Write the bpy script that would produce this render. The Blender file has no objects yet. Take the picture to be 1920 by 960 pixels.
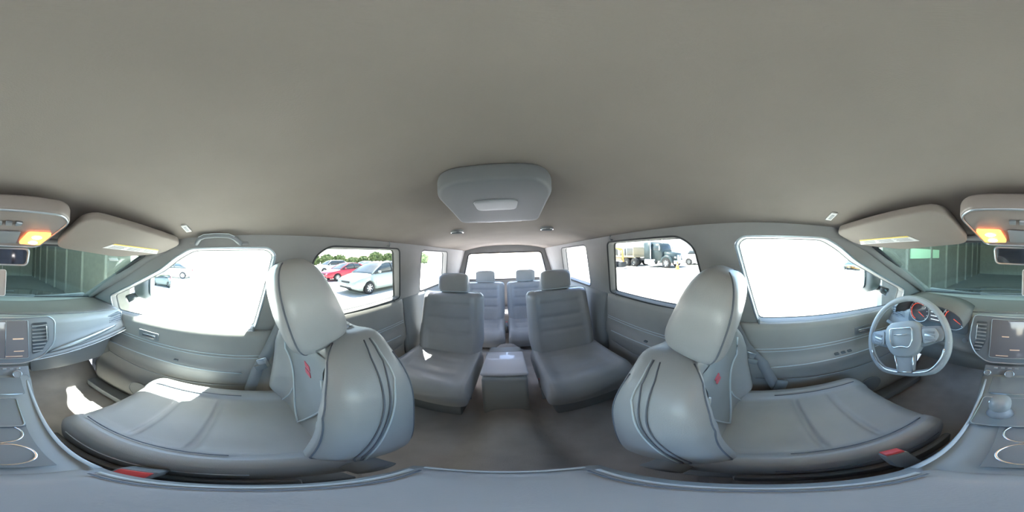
import bpy, bmesh, math, random
from mathutils import Vector, Matrix
from math import sin, cos, pi, radians as R, exp, sqrt, atan2
random.seed(5)
C = bpy.context.scene.collection
sc = bpy.context.scene

# ------------------------------------------------------------------ camera
EYE = Vector((-.02, 0, 1.15))
cd = bpy.data.cameras.new('camera'); cam = bpy.data.objects.new('camera', cd); C.objects.link(cam)
cd.type = 'PANO'; cd.panorama_type = 'EQUIRECTANGULAR'; cd.clip_start = .005; cd.clip_end = 500
cam.matrix_world = Matrix.Translation(EYE) @ Matrix.Rotation(R(-2.06), 4, 'Z') @ Matrix.Rotation(R(-1.9), 4, 'Y') @ Matrix.Rotation(R(180), 4, 'Z') @ Matrix.Rotation(R(90), 4, 'X')
sc.camera = cam

# ------------------------------------------------------------------ light and exposure
SUN_TRAVEL = Vector((-.26, .43, -1))
w = bpy.data.worlds.new('sky'); sc.world = w; w.use_nodes = True
nt = w.node_tree; nt.nodes.clear()
out = nt.nodes.new('ShaderNodeOutputWorld'); bg = nt.nodes.new('ShaderNodeBackground'); sky = nt.nodes.new('ShaderNodeTexSky')
sky.sky_type = 'NISHITA'; sky.sun_disc = False
sky.sun_elevation = R(60); sky.sun_rotation = R(140); sky.air_density = 1.0; sky.dust_density = 1.2; sky.ozone_density = 1.0
bg.inputs['Strength'].default_value = .30
nt.links.new(sky.outputs['Color'], bg.inputs['Color']); nt.links.new(bg.outputs[0], out.inputs[0])
sd = bpy.data.lights.new('sun', 'SUN'); sd.energy = 9.0; sd.angle = R(.53); sd.color = (1, .96, .9)
sun = bpy.data.objects.new('sun', sd); C.objects.link(sun); sun.rotation_euler = SUN_TRAVEL.to_track_quat('-Z', 'Y').to_euler()
vs = sc.view_settings
vs.view_transform = 'Standard'; vs.look = 'None'; vs.gamma = 1; vs.use_curve_mapping = False; vs.exposure = 2.65
sc.cycles.use_denoising = True
sc.cycles.max_bounces = 14; sc.cycles.diffuse_bounces = 8; sc.cycles.glossy_bounces = 4; sc.cycles.transparent_max_bounces = 16; sc.cycles.transmission_bounces = 6
sc.cycles.sample_clamp_indirect = 8; sc.cycles.caustics_reflective = False; sc.cycles.caustics_refractive = False

# ------------------------------------------------------------------ materials
MATS = {}
def mat(name, col, rough=.6, metal=0, bump=0, scale=200, vary=.0, coat=0, spec=.5, emit=0, vscale=6, dist=.002):
    if name in MATS: return MATS[name]
    m = bpy.data.materials.new(name); m.use_nodes = True; MATS[name] = m
    n = m.node_tree.nodes; l = m.node_tree.links; b = n['Principled BSDF']
    b.inputs['Roughness'].default_value = rough; b.inputs['Metallic'].default_value = metal
    b.inputs['Coat Weight'].default_value = coat; b.inputs['Specular IOR Level'].default_value = spec
    b.inputs['Base Color'].default_value = (*col, 1)
    tc = n.new('ShaderNodeTexCoord')
    if vary:
        no = n.new('ShaderNodeTexNoise'); no.inputs['Scale'].default_value = vscale; no.inputs['Detail'].default_value = 5
        cr = n.new('ShaderNodeValToRGB'); l.new(tc.outputs['Object'], no.inputs['Vector']); l.new(no.outputs['Fac'], cr.inputs['Fac'])
        cr.color_ramp.elements[0].position = .3; cr.color_ramp.elements[1].position = .7
        cr.color_ramp.elements[0].color = (*[c * (1 - vary) for c in col], 1); cr.color_ramp.elements[1].color = (*[min(1, c * (1 + vary)) for c in col], 1)
        l.new(cr.outputs['Color'], b.inputs['Base Color'])
    if bump:
        nb = n.new('ShaderNodeTexNoise'); nb.inputs['Scale'].default_value = scale; nb.inputs['Detail'].default_value = 3
        bp = n.new('ShaderNodeBump'); bp.inputs['Strength'].default_value = bump; bp.inputs['Distance'].default_value = dist
        l.new(tc.outputs['Object'], nb.inputs['Vector']); l.new(nb.outputs['Fac'], bp.inputs['Height']); l.new(bp.outputs['Normal'], b.inputs['Normal'])
    if emit:
        b.inputs['Emission Color'].default_value = (*col, 1); b.inputs['Emission Strength'].default_value = emit
    return m
def glass(name, tint, gloss=.06):
    m = bpy.data.materials.new(name); m.use_nodes = True; n = m.node_tree.nodes; l = m.node_tree.links; n.clear()
    o = n.new('ShaderNodeOutputMaterial'); t = n.new('ShaderNodeBsdfTransparent'); t.inputs[0].default_value = (*tint, 1)
    g = n.new('ShaderNodeBsdfGlossy'); g.inputs['Roughness'].default_value = .02; g.inputs[0].default_value = (.9, .95, 1, 1)
    lw_ = n.new('ShaderNodeLayerWeight'); lw_.inputs[0].default_value = .5
    pw = n.new('ShaderNodeMath'); pw.operation = 'POWER'; pw.inputs[1].default_value = 5; l.new(lw_.outputs['Facing'], pw.inputs[0])
    f = n.new('ShaderNodeMath'); f.operation = 'MULTIPLY_ADD'; f.inputs[1].default_value = .5; f.inputs[2].default_value = .02; l.new(pw.outputs[0], f.inputs[0])
    mx = n.new('ShaderNodeMixShader'); l.new(f.outputs[0], mx.inputs[0]); l.new(t.outputs[0], mx.inputs[1]); l.new(g.outputs[0], mx.inputs[2]); l.new(mx.outputs[0], o.inputs[0])
    return m
LEATHER = mat('leather', (.43, .45, .468), .38, coat=.12, bump=.35, scale=420, vary=.06, dist=.0008)  # leather, carpet and door colours raised in place of veiling glare
LEATHER2 = mat('suede_insert', (.37, .40, .415), .8, bump=.4, scale=900, vary=.08, dist=.0008)
SEAM = mat('stitch', (.17, .19, .23), .7)
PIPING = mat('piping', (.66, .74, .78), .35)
HEADLINER = mat('headliner_fabric', (.30, .265, .235), .95, bump=.25, scale=600, vary=.05, dist=.001)
PILLAR = mat('pillar_trim', (.30, .30, .295), .7, bump=.15, scale=500, vary=.05, dist=.0008)
CARPET = mat('carpet', (.60, .57, .54), .98, bump=.9, scale=700, vary=.14, dist=.004)
DASH = mat('dash_soft_plastic', (.17, .16, .155), .5, bump=.35, scale=500, vary=.06, dist=.0008)
DASHFACE = mat('dash_face_plastic', (.36, .385, .385), .42, bump=.2, scale=500, vary=.05, dist=.0006)
DOORM = mat('door_plastic', (.37, .365, .345), .55, bump=.3, scale=450, vary=.06, dist=.0008)
BLACK = mat('gloss_black', (.16, .19, .21), .12, coat=.4)
DARK = mat('dark_plastic', (.25, .275, .29), .45, bump=.1, scale=300)
MIDG = mat('grey_plastic', (.36, .385, .40), .5)
CHROME = mat('satin_chrome', (.78, .82, .85), .22, metal=1)
SILVER = mat('silver_trim', (.55, .62, .66), .3, metal=.8)
WHITEP = mat('white_label', (.86, .86, .84), .7)
YELLOW = mat('label_yellow', (.9, .72, .18), .7)
PRINT = mat('label_print', (.35, .35, .36), .8)
RED = mat('red_plastic', (.8, .10, .10), .4)
LOGO = mat('red_embroidery', (.75, .16, .20), .7)
REDGLOW = mat('gauge_red', (1, .12, .06), .5, emit=.09)
WHITEGLOW = mat('gauge_white', (.8, .9, 1), .5, emit=.16)
LAMP = mat('warm_map_lamp', (1, .24, .06), .4, emit=.75)
LAMPHOT = mat('warm_map_bulb', (1, .62, .25), .4, emit=6.0)
SCREEN = mat('dark_screen', (.22, .205, .21), .10, coat=.6)
REFLECT = mat('screen_reflection', (.85, .6, .42), .5, emit=.05)
WEB = mat('belt_webbing', (.30, .32, .34), .75, bump=.5, scale=800, dist=.001)
RUBBER = mat('rubber', (.05, .055, .06), .7)
MIRRORM = mat('mirror_glass', (.8, .82, .84), .03, metal=1)
CLEAR = glass('clear_window_glass', (.88, .93, .91))
TINT = glass('privacy_window_glass', (.515, .53, .51))
QGLASS = glass('quarter_window_glass', (.85, .86, .86))
REARG = glass('rear_window_glass', (.93, .93, .95))
WSG = glass('windscreen_glass', (.74, .84, .77))

# ------------------------------------------------------------------ helpers
PI0 = Matrix.Identity(4)
def tag(o, label, cat, group=None):
    o['label'] = label; o['category'] = cat
    if group: o['group'] = group
    return o
def thing(name, label, cat, loc, group=None):
    o = bpy.data.objects.new(name, None); C.objects.link(o); o.location = loc; o.empty_display_size = .05
    return tag(o, label, cat, group)
def link(name, me, m, parent=None, smooth=False):
    o = bpy.data.objects.new(name, me); C.objects.link(o)
    if m:
        me.materials.clear(); me.materials.append(m)
    if smooth:
        for p in me.polygons: p.use_smooth = True
    if parent:
        o.parent = parent
        if parent.type == 'EMPTY': o.matrix_parent_inverse = Matrix.Translation(-Vector(parent.location))
    return o
def obj(name, vs_, fs, m, parent=None, smooth=True, fix=True):
    me = bpy.data.meshes.new(name); me.from_pydata([tuple(v) for v in vs_], [], fs); me.validate()
    if fix:
        bm = bmesh.new(); bm.from_mesh(me); bmesh.ops.recalc_face_normals(bm, faces=bm.faces); bm.to_mesh(me); bm.free()
    return link(name, me, m, parent, smooth)
def structure(o): o['kind'] = 'structure'; return o
def bmo(name, bm, m, parent=None, smooth=False):
    me = bpy.data.meshes.new(name); bm.to_mesh(me); bm.free()
    return link(name, me, m, parent, smooth)
def addbox(bm, c, s, rot=None, bev=0, seg=2, taper=None):
    r = bmesh.ops.create_cube(bm, size=1); v = r['verts']
    for q in v:
        t = 1
        if taper and q.co.z > 0: t = taper
        q.co = Vector((q.co.x * s[0] * t, q.co.y * s[1] * t, q.co.z * s[2]))
    if bev:
        es = list({e for q in v for e in q.link_edges})
        g = bmesh.ops.bevel(bm, geom=es, offset=bev, segments=seg, profile=.5, affect='EDGES')
        v = list({q for f in g['faces'] for q in f.verts} | {q for q in v if q.is_valid})
    M = Matrix.Translation(c) @ (rot.to_4x4() if rot else Matrix.Identity(4))
    for q in v: q.co = M @ q.co
def box(name, c, s, m, parent=None, rot=None, bev=.004, seg=2, taper=None):
    bm = bmesh.new(); addbox(bm, Vector(c), s, rot, bev, seg, taper)
    o = bmo(name, bm, m, parent, bev > 0)
    if bev > 0: flat_mod(o)
    return o
def flat_mod(o):
    # keep large faces flat: shade smooth by angle
    me = o.data
    if hasattr(me, 'set_sharp_from_angle'): me.set_sharp_from_angle(angle=R(40))
def rx(a): return Matrix.Rotation(R(a), 3, 'X')
def ry(a): return Matrix.Rotation(R(a), 3, 'Y')
def rz(a): return Matrix.Rotation(R(a), 3, 'Z')
def tube_geo(pts, r, n=8, closed=False, flat=None, up=Vector((0, 0, 1))):
    pts = [Vector(p) for p in pts]; V = []; F = []; N = len(pts)
    for i, p in enumerate(pts):
        a = pts[(i - 1) % N] if closed or i > 0 else p; b = pts[(i + 1) % N] if closed or i < N - 1 else p
        t = (b - a).normalized() if (b - a).length > 1e-9 else Vector((0, 1, 0))
        s = t.cross(up)
        if s.length < 1e-3: s = t.cross(Vector((1, 0, 0)))
        s.normalize(); u = s.cross(t)
        rr = r[i] if isinstance(r, (list, tuple)) else r
        for k in range(n):
            an = 2 * pi * k / n
            V.append(p + s * cos(an) * rr * (flat or 1) + u * sin(an) * rr)
    segs = N if closed else N - 1
    for i in range(segs):
        j = (i + 1) % N
        for k in range(n):
            F.append((i * n + k, i * n + (k + 1) % n, j * n + (k + 1) % n, j * n + k))
    if not closed:
        F.append(tuple(range(n))[::-1]); F.append(tuple((N - 1) * n + k for k in range(n)))
    return V, F
def tube(name, pts, r, m, parent=None, n=8, closed=False, flat=None, up=Vector((0, 0, 1))):
    V, F = tube_geo(pts, r, n, closed, flat, up)
    return obj(name, V, F, m, parent)
def tubes(name, plist, r, m, parent=None, n=6, closed=False):
    V, F = [], []
    for pts in plist:
        v, f = tube_geo(pts, r, n, closed); k = len(V); V += v; F += [tuple(i + k for i in q) for q in f]
    return obj(name, V, F, m, parent)
def cyl(name, a, b, r, m, parent=None, n=20, r2=None):
    a = Vector(a); b = Vector(b); return tube(name, [a, b], [r, r2 if r2 is not None else r], m, parent, n) if False else _cyl(name, a, b, r, m, parent, n, r2)
def _cyl(name, a, b, r, m, parent, n, r2):
    V, F = tube_geo([a, b], [r, r2 if r2 is not None else r], n)
    o = obj(name, V, F, m, parent); flat_mod(o); return o
def loft(name, rings, m, parent=None, cap=True, smooth=True, closed=True):
    n = len(rings[0]); V = [p for r in rings for p in r]; F = []
    for i in range(len(rings) - 1):
        for k in range(n if closed else n - 1):
            F.append((i * n + k, i * n + (k + 1) % n, (i + 1) * n + (k + 1) % n, (i + 1) * n + k))
    if cap and closed:
        F.append(tuple(range(n))); F.append(tuple((len(rings) - 1) * n + k for k in range(n)))
    return obj(name, V, F, m, parent, smooth)
def surf(name, fn, nu, nv, m, parent=None, thick=0, nrm=None):
    """grid fn(u,v) 0..1 ; thick along nrm gives a closed slab"""
    V = [Vector(fn(i / nu, j / nv)) for j in range(nv + 1) for i in range(nu + 1)]; W = nu + 1
    F = [(j * W + i, j * W + i + 1, (j + 1) * W + i + 1, (j + 1) * W + i) for j in range(nv) for i in range(nu)]
    if thick:
        K = len(V); d = Vector(nrm).normalized() * thick
        V = V + [v + d for v in V]; F += [tuple(K + q for q in f[::-1]) for f in F]
        bd = [j for j in range(nu + 1)] + [(j) * W + nu for j in range(1, nv + 1)] + [nv * W + i for i in range(nu - 1, -1, -1)] + [j * W for j in range(nv - 1, 0, -1)]
        for a in range(len(bd)):
            p, q = bd[a], bd[(a + 1) % len(bd)]; F.append((p, q, K + q, K + p))
    return obj(name, V, F, m, parent)
def plate(name, outer, holes, depth, fn, m, parent=None, bevel=0):
    """flat plate with holes (2D curve fill), mapped into space by fn(a,b,d)"""
    cu = bpy.data.curves.new('tmp', 'CURVE'); cu.dimensions = '2D'; cu.fill_mode = 'BOTH'; cu.extrude = depth / 2
    for loop in [outer] + holes:
        sp = cu.splines.new('POLY'); sp.points.add(len(loop) - 1)
        for i, (a, b) in enumerate(loop): sp.points[i].co = (a, b, 0, 1)
        sp.use_cyclic_u = True
    if bevel: cu.bevel_depth = bevel; cu.bevel_resolution = 2
    t = bpy.data.objects.new('tmp', cu); C.objects.link(t)
    dg = bpy.context.evaluated_depsgraph_get(); me = bpy.data.meshes.new_from_object(t.evaluated_get(dg))
    bpy.data.objects.remove(t); bpy.data.curves.remove(cu)
    me.name = name
    bm = bmesh.new(); bm.from_mesh(me); bmesh.ops.remove_doubles(bm, verts=bm.verts, dist=1e-5)
    for v in bm.verts: v.co = Vector(fn(v.co.x, v.co.y, v.co.z))
    bmesh.ops.recalc_face_normals(bm, faces=bm.faces); bm.to_mesh(me); bm.free()
    o = link(name, me, m, parent, True); flat_mod(o); return o
def rounded(pts, r=.03, n=5):
    """round the corners of a polygon"""
    out_ = []; N = len(pts)
    for i in range(N):
        p0, p, p1 = Vector((*pts[i - 1], 0)), Vector((*pts[i], 0)), Vector((*pts[(i + 1) % N], 0))
        a = p0 - p; b = p1 - p; rr = min(r, a.length * .45, b.length * .45)
        s = p + a.normalized() * rr; e = p + b.normalized() * rr
        for k in range(n + 1):
            t = k / n; q = s * (1 - t) ** 2 + p * 2 * t * (1 - t) + e * t * t; out_.append((q.x, q.y))
    return out_
def superell(name, c, s, rot, m, parent=None, e1=.5, e2=.5, nu=32, nv=18, taper=0, shape=None):
    def sp(v, e): return math.copysign(abs(v) ** e, v)
    V = []; F = []
    for j in range(nv + 1):
        ph = -pi / 2 + pi * j / nv
        for i in range(nu):
            th = 2 * pi * i / nu
            x = s[0] * sp(cos(ph), e1) * sp(cos(th), e2); y = s[1] * sp(cos(ph), e1) * sp(sin(th), e2); z = s[2] * sp(sin(ph), e1)
            x *= 1 + taper * (z / s[2])
            if shape: x, y, z = shape(x, y, z)
            V.append(Vector(c) + rot @ Vector((x, y, z)))
    for j in range(nv):
        for i in range(nu): F.append((j * nu + i, j * nu + (i + 1) % nu, (j + 1) * nu + (i + 1) % nu, (j + 1) * nu + i))
    return obj(name, V, F, m, parent)
def ring_angles(e, n=28, m=24):
    """angles round a superellipse so that both the flat front and the round sides are finely sampled"""
    A = [2 * pi * q / n for q in range(n)]
    for q in range(1, m):
        t = 1 - 2 * q / m; c = math.copysign(abs(t) ** (1 / e), t); a = math.acos(c); A += [a, 2 * pi - a]
    A.sort(); out_ = [A[0]]
    for a in A[1:]:
        if a - out_[-1] > .004: out_.append(a)
    return out_
def copytree(root, loc=None, **props):
    r = root.copy(); C.objects.link(r)
    if loc is not None: r.location = loc
    for k, v in props.items(): r[k] = v
    for ch in list(root.children):
        inv = ch.matrix_parent_inverse.copy(); c = ch.copy(); C.objects.link(c); c.parent = r; c.matrix_parent_inverse = inv
        for g in list(ch.children):
            d = g.copy(); C.objects.link(d); d.parent = c; d.matrix_parent_inverse = Matrix.Identity(4)
    return r

# ================================================================== SETTING: the cabin shell
XG = lambda z: .78 - (z - .82) * .316                      # side glass plane
W_FRONT = rounded([(-.105, 1.178), (-.075, 1.206), (.25, 1.204), (.33, 1.165), (.42, 1.105), (.62, 1.01), (.86, .895), (.86, .765), (.50, .785), (-.02, .80)], .03)
W_REAR = rounded([(-.275, 1.17), (-.34, 1.217), (-.845, 1.221), (-.985, .85), (-.23, .835)], .035)
W_QUART = rounded([(-1.13, 1.222), (-1.72, 1.222), (-1.93, .86), (-1.27, .85)], .05)
GP = .006
for s, side in ((1, 'right'), (-1, 'left')):
    fn = lambda a, b, d, s=s: (s * (XG(b) + d), a, b)
    outer = [(.36, 1.262), (.47, 1.20), (.66, 1.105), (.93, .97), (1.16, .845), (1.20, .78), (1.20, .70), (-2.5, .74), (-2.5, 1.262)]
    p = structure(plate('wall_' + side, outer, [W_FRONT, W_REAR, W_QUART], .05, fn, PILLAR, None, .006))
    # windows: pane with rubber seal and inner trim
    for k, (wl, g, nm) in enumerate(((W_FRONT, CLEAR, ''), (W_REAR, TINT, ''), (W_QUART, QGLASS, ''))):
        wn = 'window_%d' % ((1 if s > 0 else 4) + k)
        pane = structure(plate(wn, wl, [], .004, lambda a, b, d, s=s: (s * (XG(b) + .015 + d), a, b), g))
        seal = [(s * (XG(b) - .027), a, b) for a, b in wl]
        tube('window_seal', seal, .006, SILVER if k == 0 else RUBBER, pane, 8, True)
        tube('window_frame', [(s * (XG(b) + .028), a, b) for a, b in wl], .009, RUBBER, pane, 8, True)
# ceiling (headliner) as a closed, gently domed slab
def ceilf(u, v, up=0):
    x = (u - .5) * 2; y = .575 - .03 * x * x * 3 - v * 3.05
    if v > .999: y = -2.5
    z = 1.318 - .075 * abs(x) ** 2.6 - .012 * max(0, 1 - v * 6)
    if y > .3: z -= (y - .3) ** 1.4 * .55
    return Vector((x * .652, y, z))
structure(surf('ceiling', ceilf, 24, 40, HEADLINER, None, .03, (0, 0, 1)))
tube('trim_1', [ceilf(0, j / 30) + Vector((.006, 0, -.006)) for j in range(4, 31)], .012, PILLAR)['kind'] = 'structure'
tube('trim_2', [ceilf(1, j / 30) + Vector((-.006, 0, -.006)) for j in range(4, 31)], .012, PILLAR)['kind'] = 'structure'
structure(tube('trim_3', [ceilf(i / 16, 0) + Vector((0, .004, -.004)) for i in range(17)], .014, PILLAR))
# floor
FL = .03
def floorf(u, v):
    x = (u - .5) * 1.5; y = 1.2 - v * 3.7
    z = FL + (.10 * exp(-(x / .11) ** 4) if y < .9 else .10 * exp(-(x / .11) ** 4))
    if y > .95: z += (y - .95) * .9
    if y < -1.42: z += .13
    if y < -2.1: z += .10
    return (x, y, z)
structure(surf('floor', floorf, 50, 74, CARPET, None, .03, (0, 0, -1)))
structure(box('wall_front', (0, 1.245, .42), (1.5, .04, .84), DARK, bev=0))
# windscreen
def wsf(u, v):
    x = (u - .5) * 2
    y = (.585 - .10 * x * x) * (1 - v) + (1.26 - .17 * x * x) * v
    z = 1.205 * (1 - v) + .835 * v + .02 * sin(pi * v); z -= .03 * x * x * (1 - v)
    return Vector((x * (.615 + .135 * v), y, z))
ws = structure(surf('window_7', wsf, 20, 10, WSG, None, .005, (0, .5, .85)))
tube('window_seal', [wsf(i / 20, 0) for i in range(21)] + [wsf(1, j / 10) for j in range(1, 11)] + [wsf(i / 20, 1) for i in range(19, -1, -1)] + [wsf(0, j / 10) for j in range(9, 0, -1)], .009, RUBBER, ws, 8, True)
# A-pillar inner trims
for s, k in ((1, 4), (-1, 5)):
    pts = [Vector((s * .640, .36, 1.215)), Vector((s * .645, .47, 1.178)), Vector((s * .672, .66, 1.082)), Vector((s * .705, .88, .975)), Vector((s * .735, 1.12, .85)), Vector((s * .742, 1.2, .80))]
    structure(tube('trim_%d' % k, pts, [.026, .028, .030, .032, .034, .034], PILLAR, None, 12, flat=.75))
# tail: gate wall with the rear window
TW = rounded([(-.56, 1.205), (.56, 1.205), (.66, .80), (-.66, .80)], .05)
structure(plate('wall_back', [(-.78, .1), (.78, .1), (.78, .80), (.655, 1.345), (-.655, 1.345), (-.78, .80)], [TW], .05, lambda a, b, d: (a, -2.50 + d + (1.2 - b) * -.10, b), PILLAR, None, .006))
tg = structure(plate('window_8', TW, [], .005, lambda a, b, d: (a, -2.51 + d + (1.2 - b) * -.10, b), REARG))
tube('window_seal', [(a, -2.47 + (1.2 - b) * -.10, b) for a, b in TW], .008, RUBBER, tg, 8, True)
tubes('heater_line', [[(-.57 - .09 * (1.2 - z) / .4, -2.505 - (1.2 - z) * .1, z), (.57 + .09 * (1.2 - z) / .4, -2.505 - (1.2 - z) * .1, z)] for z in [.86 + .035 * i for i in range(9)]], .0008, DARK, tg, 4)['kind'] = 'stuff'

# lower side panels: two doors and one quarter panel on each side
def panel_profile(t=0):
    return [(.760, .795), (.748, .806), (.735, .800), (.728, .77), (.722, .70), (.716, .640), (.712, .615), (.704, .602), (.694, .592), (.687, .580), (.686, .552), (.692, .535), (.700, .520), (.722, .46), (.726, .36), (.712, .31), (.690, .29), (.688, .16), (.705, .10), (.735, .06), (.775, .05), (.790, .4)]
def door(name, s, y0, y1, bz, hy, k):
    rings = []
    N = 26
    for i in range(N + 1):
        t = i / N; y = y0 + (y1 - y0) * t
        edge = min(t, 1 - t) * N
        arm = 1.0 if name == 'q' else max(0, min(1, (edge - 1) / 4))
        r = []
        for (x, z) in panel_profile():
            if .53 < z < .61 and x < .705: x = .706 - (.706 - x) * arm
            if z > .76: z += (bz(y) - .80)
            if edge < 1: x = x + .012 * (1 - edge)
            r.append(Vector((s * x, y, z)))
        rings.append(r)
    d = structure(loft(k, rings, DOORM))
    for zz, xx in ((.668, .7165), (.652, .7145)):
        tube('stitch_line', [(s * (xx + .001), y0 + (y1 - y0) * (.04 + .92 * i / 20), zz - .03 * sin(pi * i / 20) * 0) for i in range(21)], .0022, PIPING, d, 6)
    tube('armrest_trim', [(s * .6855, y0 + (y1 - y0) * (.14 + .72 * i / 20), .570 + .006 * sin(pi * i / 20)) for i in range(21)], .0028, PIPING, d, 6)
    tube('pocket_edge', [(s * (.718 - .010 * sin(pi * i / 20)), y0 + (y1 - y0) * (.08 + .84 * i / 20), .455 - .02 * sin(pi * i / 20)) for i in range(21)], .003, MIDG, d, 6)
    # door handle recess and lever
    box('handle_recess', (s * .719, hy, .705), (.008, .13, .05), DARK, d, bev=.003)
    box('door_handle', (s * .708, hy - .01, .706), (.010, .085, .022), CHROME, d, bev=.004)
    # window switches on the armrest
    for q in range(3 if s < 0 and y0 < 0.2 and y1 > .5 else 1):
        box('window_switch', (s * .694, hy - .18 + .035 * q, .599), (.016, .022, .010), BLACK, d, bev=.003)
    # speaker grille
    c = Vector((s * .686, hy + .02 if y1 > 0 else y1 - .2, .23))
    cyl('speaker_grille', c, c + Vector((s * .01, 0, 0)), .075, DARK, d, 28)
    tube('speaker_ring', [c + Vector((0, .078 * cos(a * pi / 14), .078 * sin(a * pi / 14))) for a in range(28)], .003, MIDG, d, 6, True)
    cyl('lock_pin', (s * .742, y0 + .10, bz(y0 + .1) + .0), (s * .742, y0 + .10, bz(y0 + .1) + .028), .0045, DARK, d, 10)
    return d
bf = lambda y: .800 - .03 * max(0, y) ** 1.2
br = lambda y: .835
door('d', 1, -.115, .96, bf, .52, 'door_1'); door('d', -1, -.115, .96, bf, .52, 'door_2')
door('d', 1, -1.02, -.25, br, -.42, 'door_3'); door('d', -1, -1.02, -.25, br, -.42, 'door_4')
for s, side in ((1, 'right'), (-1, 'left')):
    # B pillar lower trim and the rear quarter trim
    r = lambda y0, y1, zt, x0: [[Vector((s * x0, y, 0.03)), Vector((s * (x0 - .01), y, .45)), Vector((s * (x0 - .004), y, .74)), Vector((s * (XG(zt) - .03), y, zt)), Vector((s * (XG(zt) + .02), y, zt)), Vector((s * .79, y, .03))] for y in (y0, (y0 + y1) / 2, y1)]
    structure(loft('trim_%d' % (6 if s > 0 else 7), r(-.25, -.12, .86, .715), PILLAR))
    q = [[Vector((s * x, y, z)) for x, z in ((.70, .03), (.69, .40), (.70, .62), (.735, .80), (.745, .845), (.775, .845), (.79, .03))] for y in (-2.48, -2.1, -1.8, -1.4, -1.03)]
    structure(loft('baseboard_' + side, q, MIDG))
    structure(box('trim_%d' % (8 if s > 0 else 9), (s * .665, .4, .075), (.08, 1.1, .06), DARK, bev=.01))

# ================================================================== DASHBOARD
dash = thing('dashboard', 'grey dashboard with centre screen, air vents and gauge cluster, below the windscreen', 'dashboard', (0, .9, .5))
def lerp(a, b, t): return a + (b - a) * t
def dprof(x):
    ax = abs(x) / .735
    zt = .872 - .062 * ax ** 1.6; yf = .715 + .03 * ax ** 2
    zs = .655 + .05 * min(1, ax * 1.1)           # lower face edge
    pts = [(1.235 - .16 * ax * ax, .838), (1.05, .850 - .01 * ax), (.90, zt - .006 + 0 * x), (.80, zt + .004), (yf + .025, zt), (yf + .004, zt - .012), (yf - .006, zt - .04),
           (yf - .004, lerp(zt, zs, .55)), (yf - .016, zs + .035), (yf - .034, zs + .012), (yf - .036, zs - .012), (yf - .012, zs - .032), (yf + .05, zs - .06), (yf + .075, zs - .13), (yf + .10, .44), (yf + .22, .40), (1.2, .5)]
    return pts
rings = []
for i in range(49):
    x = -.735 + 1.47 * i / 48; rings.append([Vector((x, y, z)) for y, z in dprof(x)])
loft('dash_body', rings, DASHFACE, dash)
# soft dark top pad
surf('dash_top', lambda u, v: Vector((lerp(-.725, .725, u), lerp(dprof(lerp(-.725, .725, u))[4][0] + .002, 1.05, v), 0)) + Vector((0, 0, lerp(dprof(lerp(-.725, .725, u))[4][1], .850 - .01 * abs(lerp(-1, 1, u)), v) + .006 + .006 * sin(pi * v))), 40, 8, DASH, dash, .004, (0, 0, -1))
tube('dash_stitch', [Vector((x, dprof(x)[4][0] + .004, dprof(x)[4][1] + .004)) for x in [-.2 + .92 * i / 40 for i in range(41)]], .0022, PIPING, dash, 6)
# centre stack: bezel, screen, vents
TILT = rx(-14)
def stack(x, h): # x lateral, h height along the face (0 = z .755)
    v = TILT @ Vector((0, 0, h)); return Vector((x, .688, .758)) + v
def face_plate(name, loop, d0, d1, m, parent, bevel=.002):
    return plate(name, loop, [], d1 - d0, lambda a, b, d: stack(a, b) + TILT @ Vector((0, -(d0 + d1) / 2 + d, 0)), m, parent, bevel)
SB = rounded([(-.205, .112), (.235, .112), (.262, .085), (.255, -.02), (.20, -.085), (.12, -.118), (-.13, -.118), (-.185, -.075), (-.215, -.01)], .025)
face_plate('stack_bezel', SB, -.01, .012, DARK, dash, .004)
tube('bezel_edge', [stack(a, b) + TILT @ Vector((0, -.016, 0)) for a, b in SB], .0035, SILVER, dash, 8, True)
scr = face_plate('screen', rounded([(-.122, .100), (.135, .100), (.135, -.088), (-.122, -.088)], .008), .012, .020, SCREEN, dash)
tube('screen_edge', [stack(a, b) + TILT @ Vector((0, -.022, 0)) for a, b in rounded([(-.122, .100), (.135, .100), (.135, -.088), (-.122, -.088)], .008)], .0016, SILVER, scr, 6, True)
for (a, b, w_, h_) in ((.092, .012, .046, .006), (.095, -.050, .042, .004), (.075, -.076, .07, .003), (-.02, -.044, .04, .004), (-.07, -.076, .05, .003), (-.06, .02, .03, .004)):
    box('screen_reflection', stack(a, b) + TILT @ Vector((0, -.0225, 0)), (w_, .001, h_), REFLECT, scr, TILT, bev=0)  # faintly glowing orange bars painted as blurred reflections on the screen
tube('screen_divider', [stack(.04, .098) + TILT @ Vector((0, -.022, 0)), stack(.04, -.086) + TILT @ Vector((0, -.022, 0))], .0012, SILVER, scr, 6)
for sx, x0, x1 in ((1, .150, .225), (-1, -.190, -.140)):
    v = face_plate('air_vent', rounded([(x0, .085), (x1, .085), (x1 + .004, -.0), (x0 + (x1 - x0) * .6, -.06), (x0, -.075)], .012), .010, .014, BLACK, dash)
    for q in range(8):
        h = .07 - q * .018; xr = x1 if h > 0 else lerp(x1, x0 + (x1 - x0) * .62, min(1, -h / .06))
        box('slat', stack((x0 + xr) / 2, h) + TILT @ Vector((0, -.017, 0)), (xr - x0 - .006, .012, .003), MIDG, v, TILT @ rx(25), bev=0)
    tube('vent_trim', [stack(x1 - .008 if sx > 0 else x0 + .006, .07 - .01 * i) + TILT @ Vector((0, -.024, 0)) for i in range(9)], .003, CHROME, v, 6)
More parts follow.
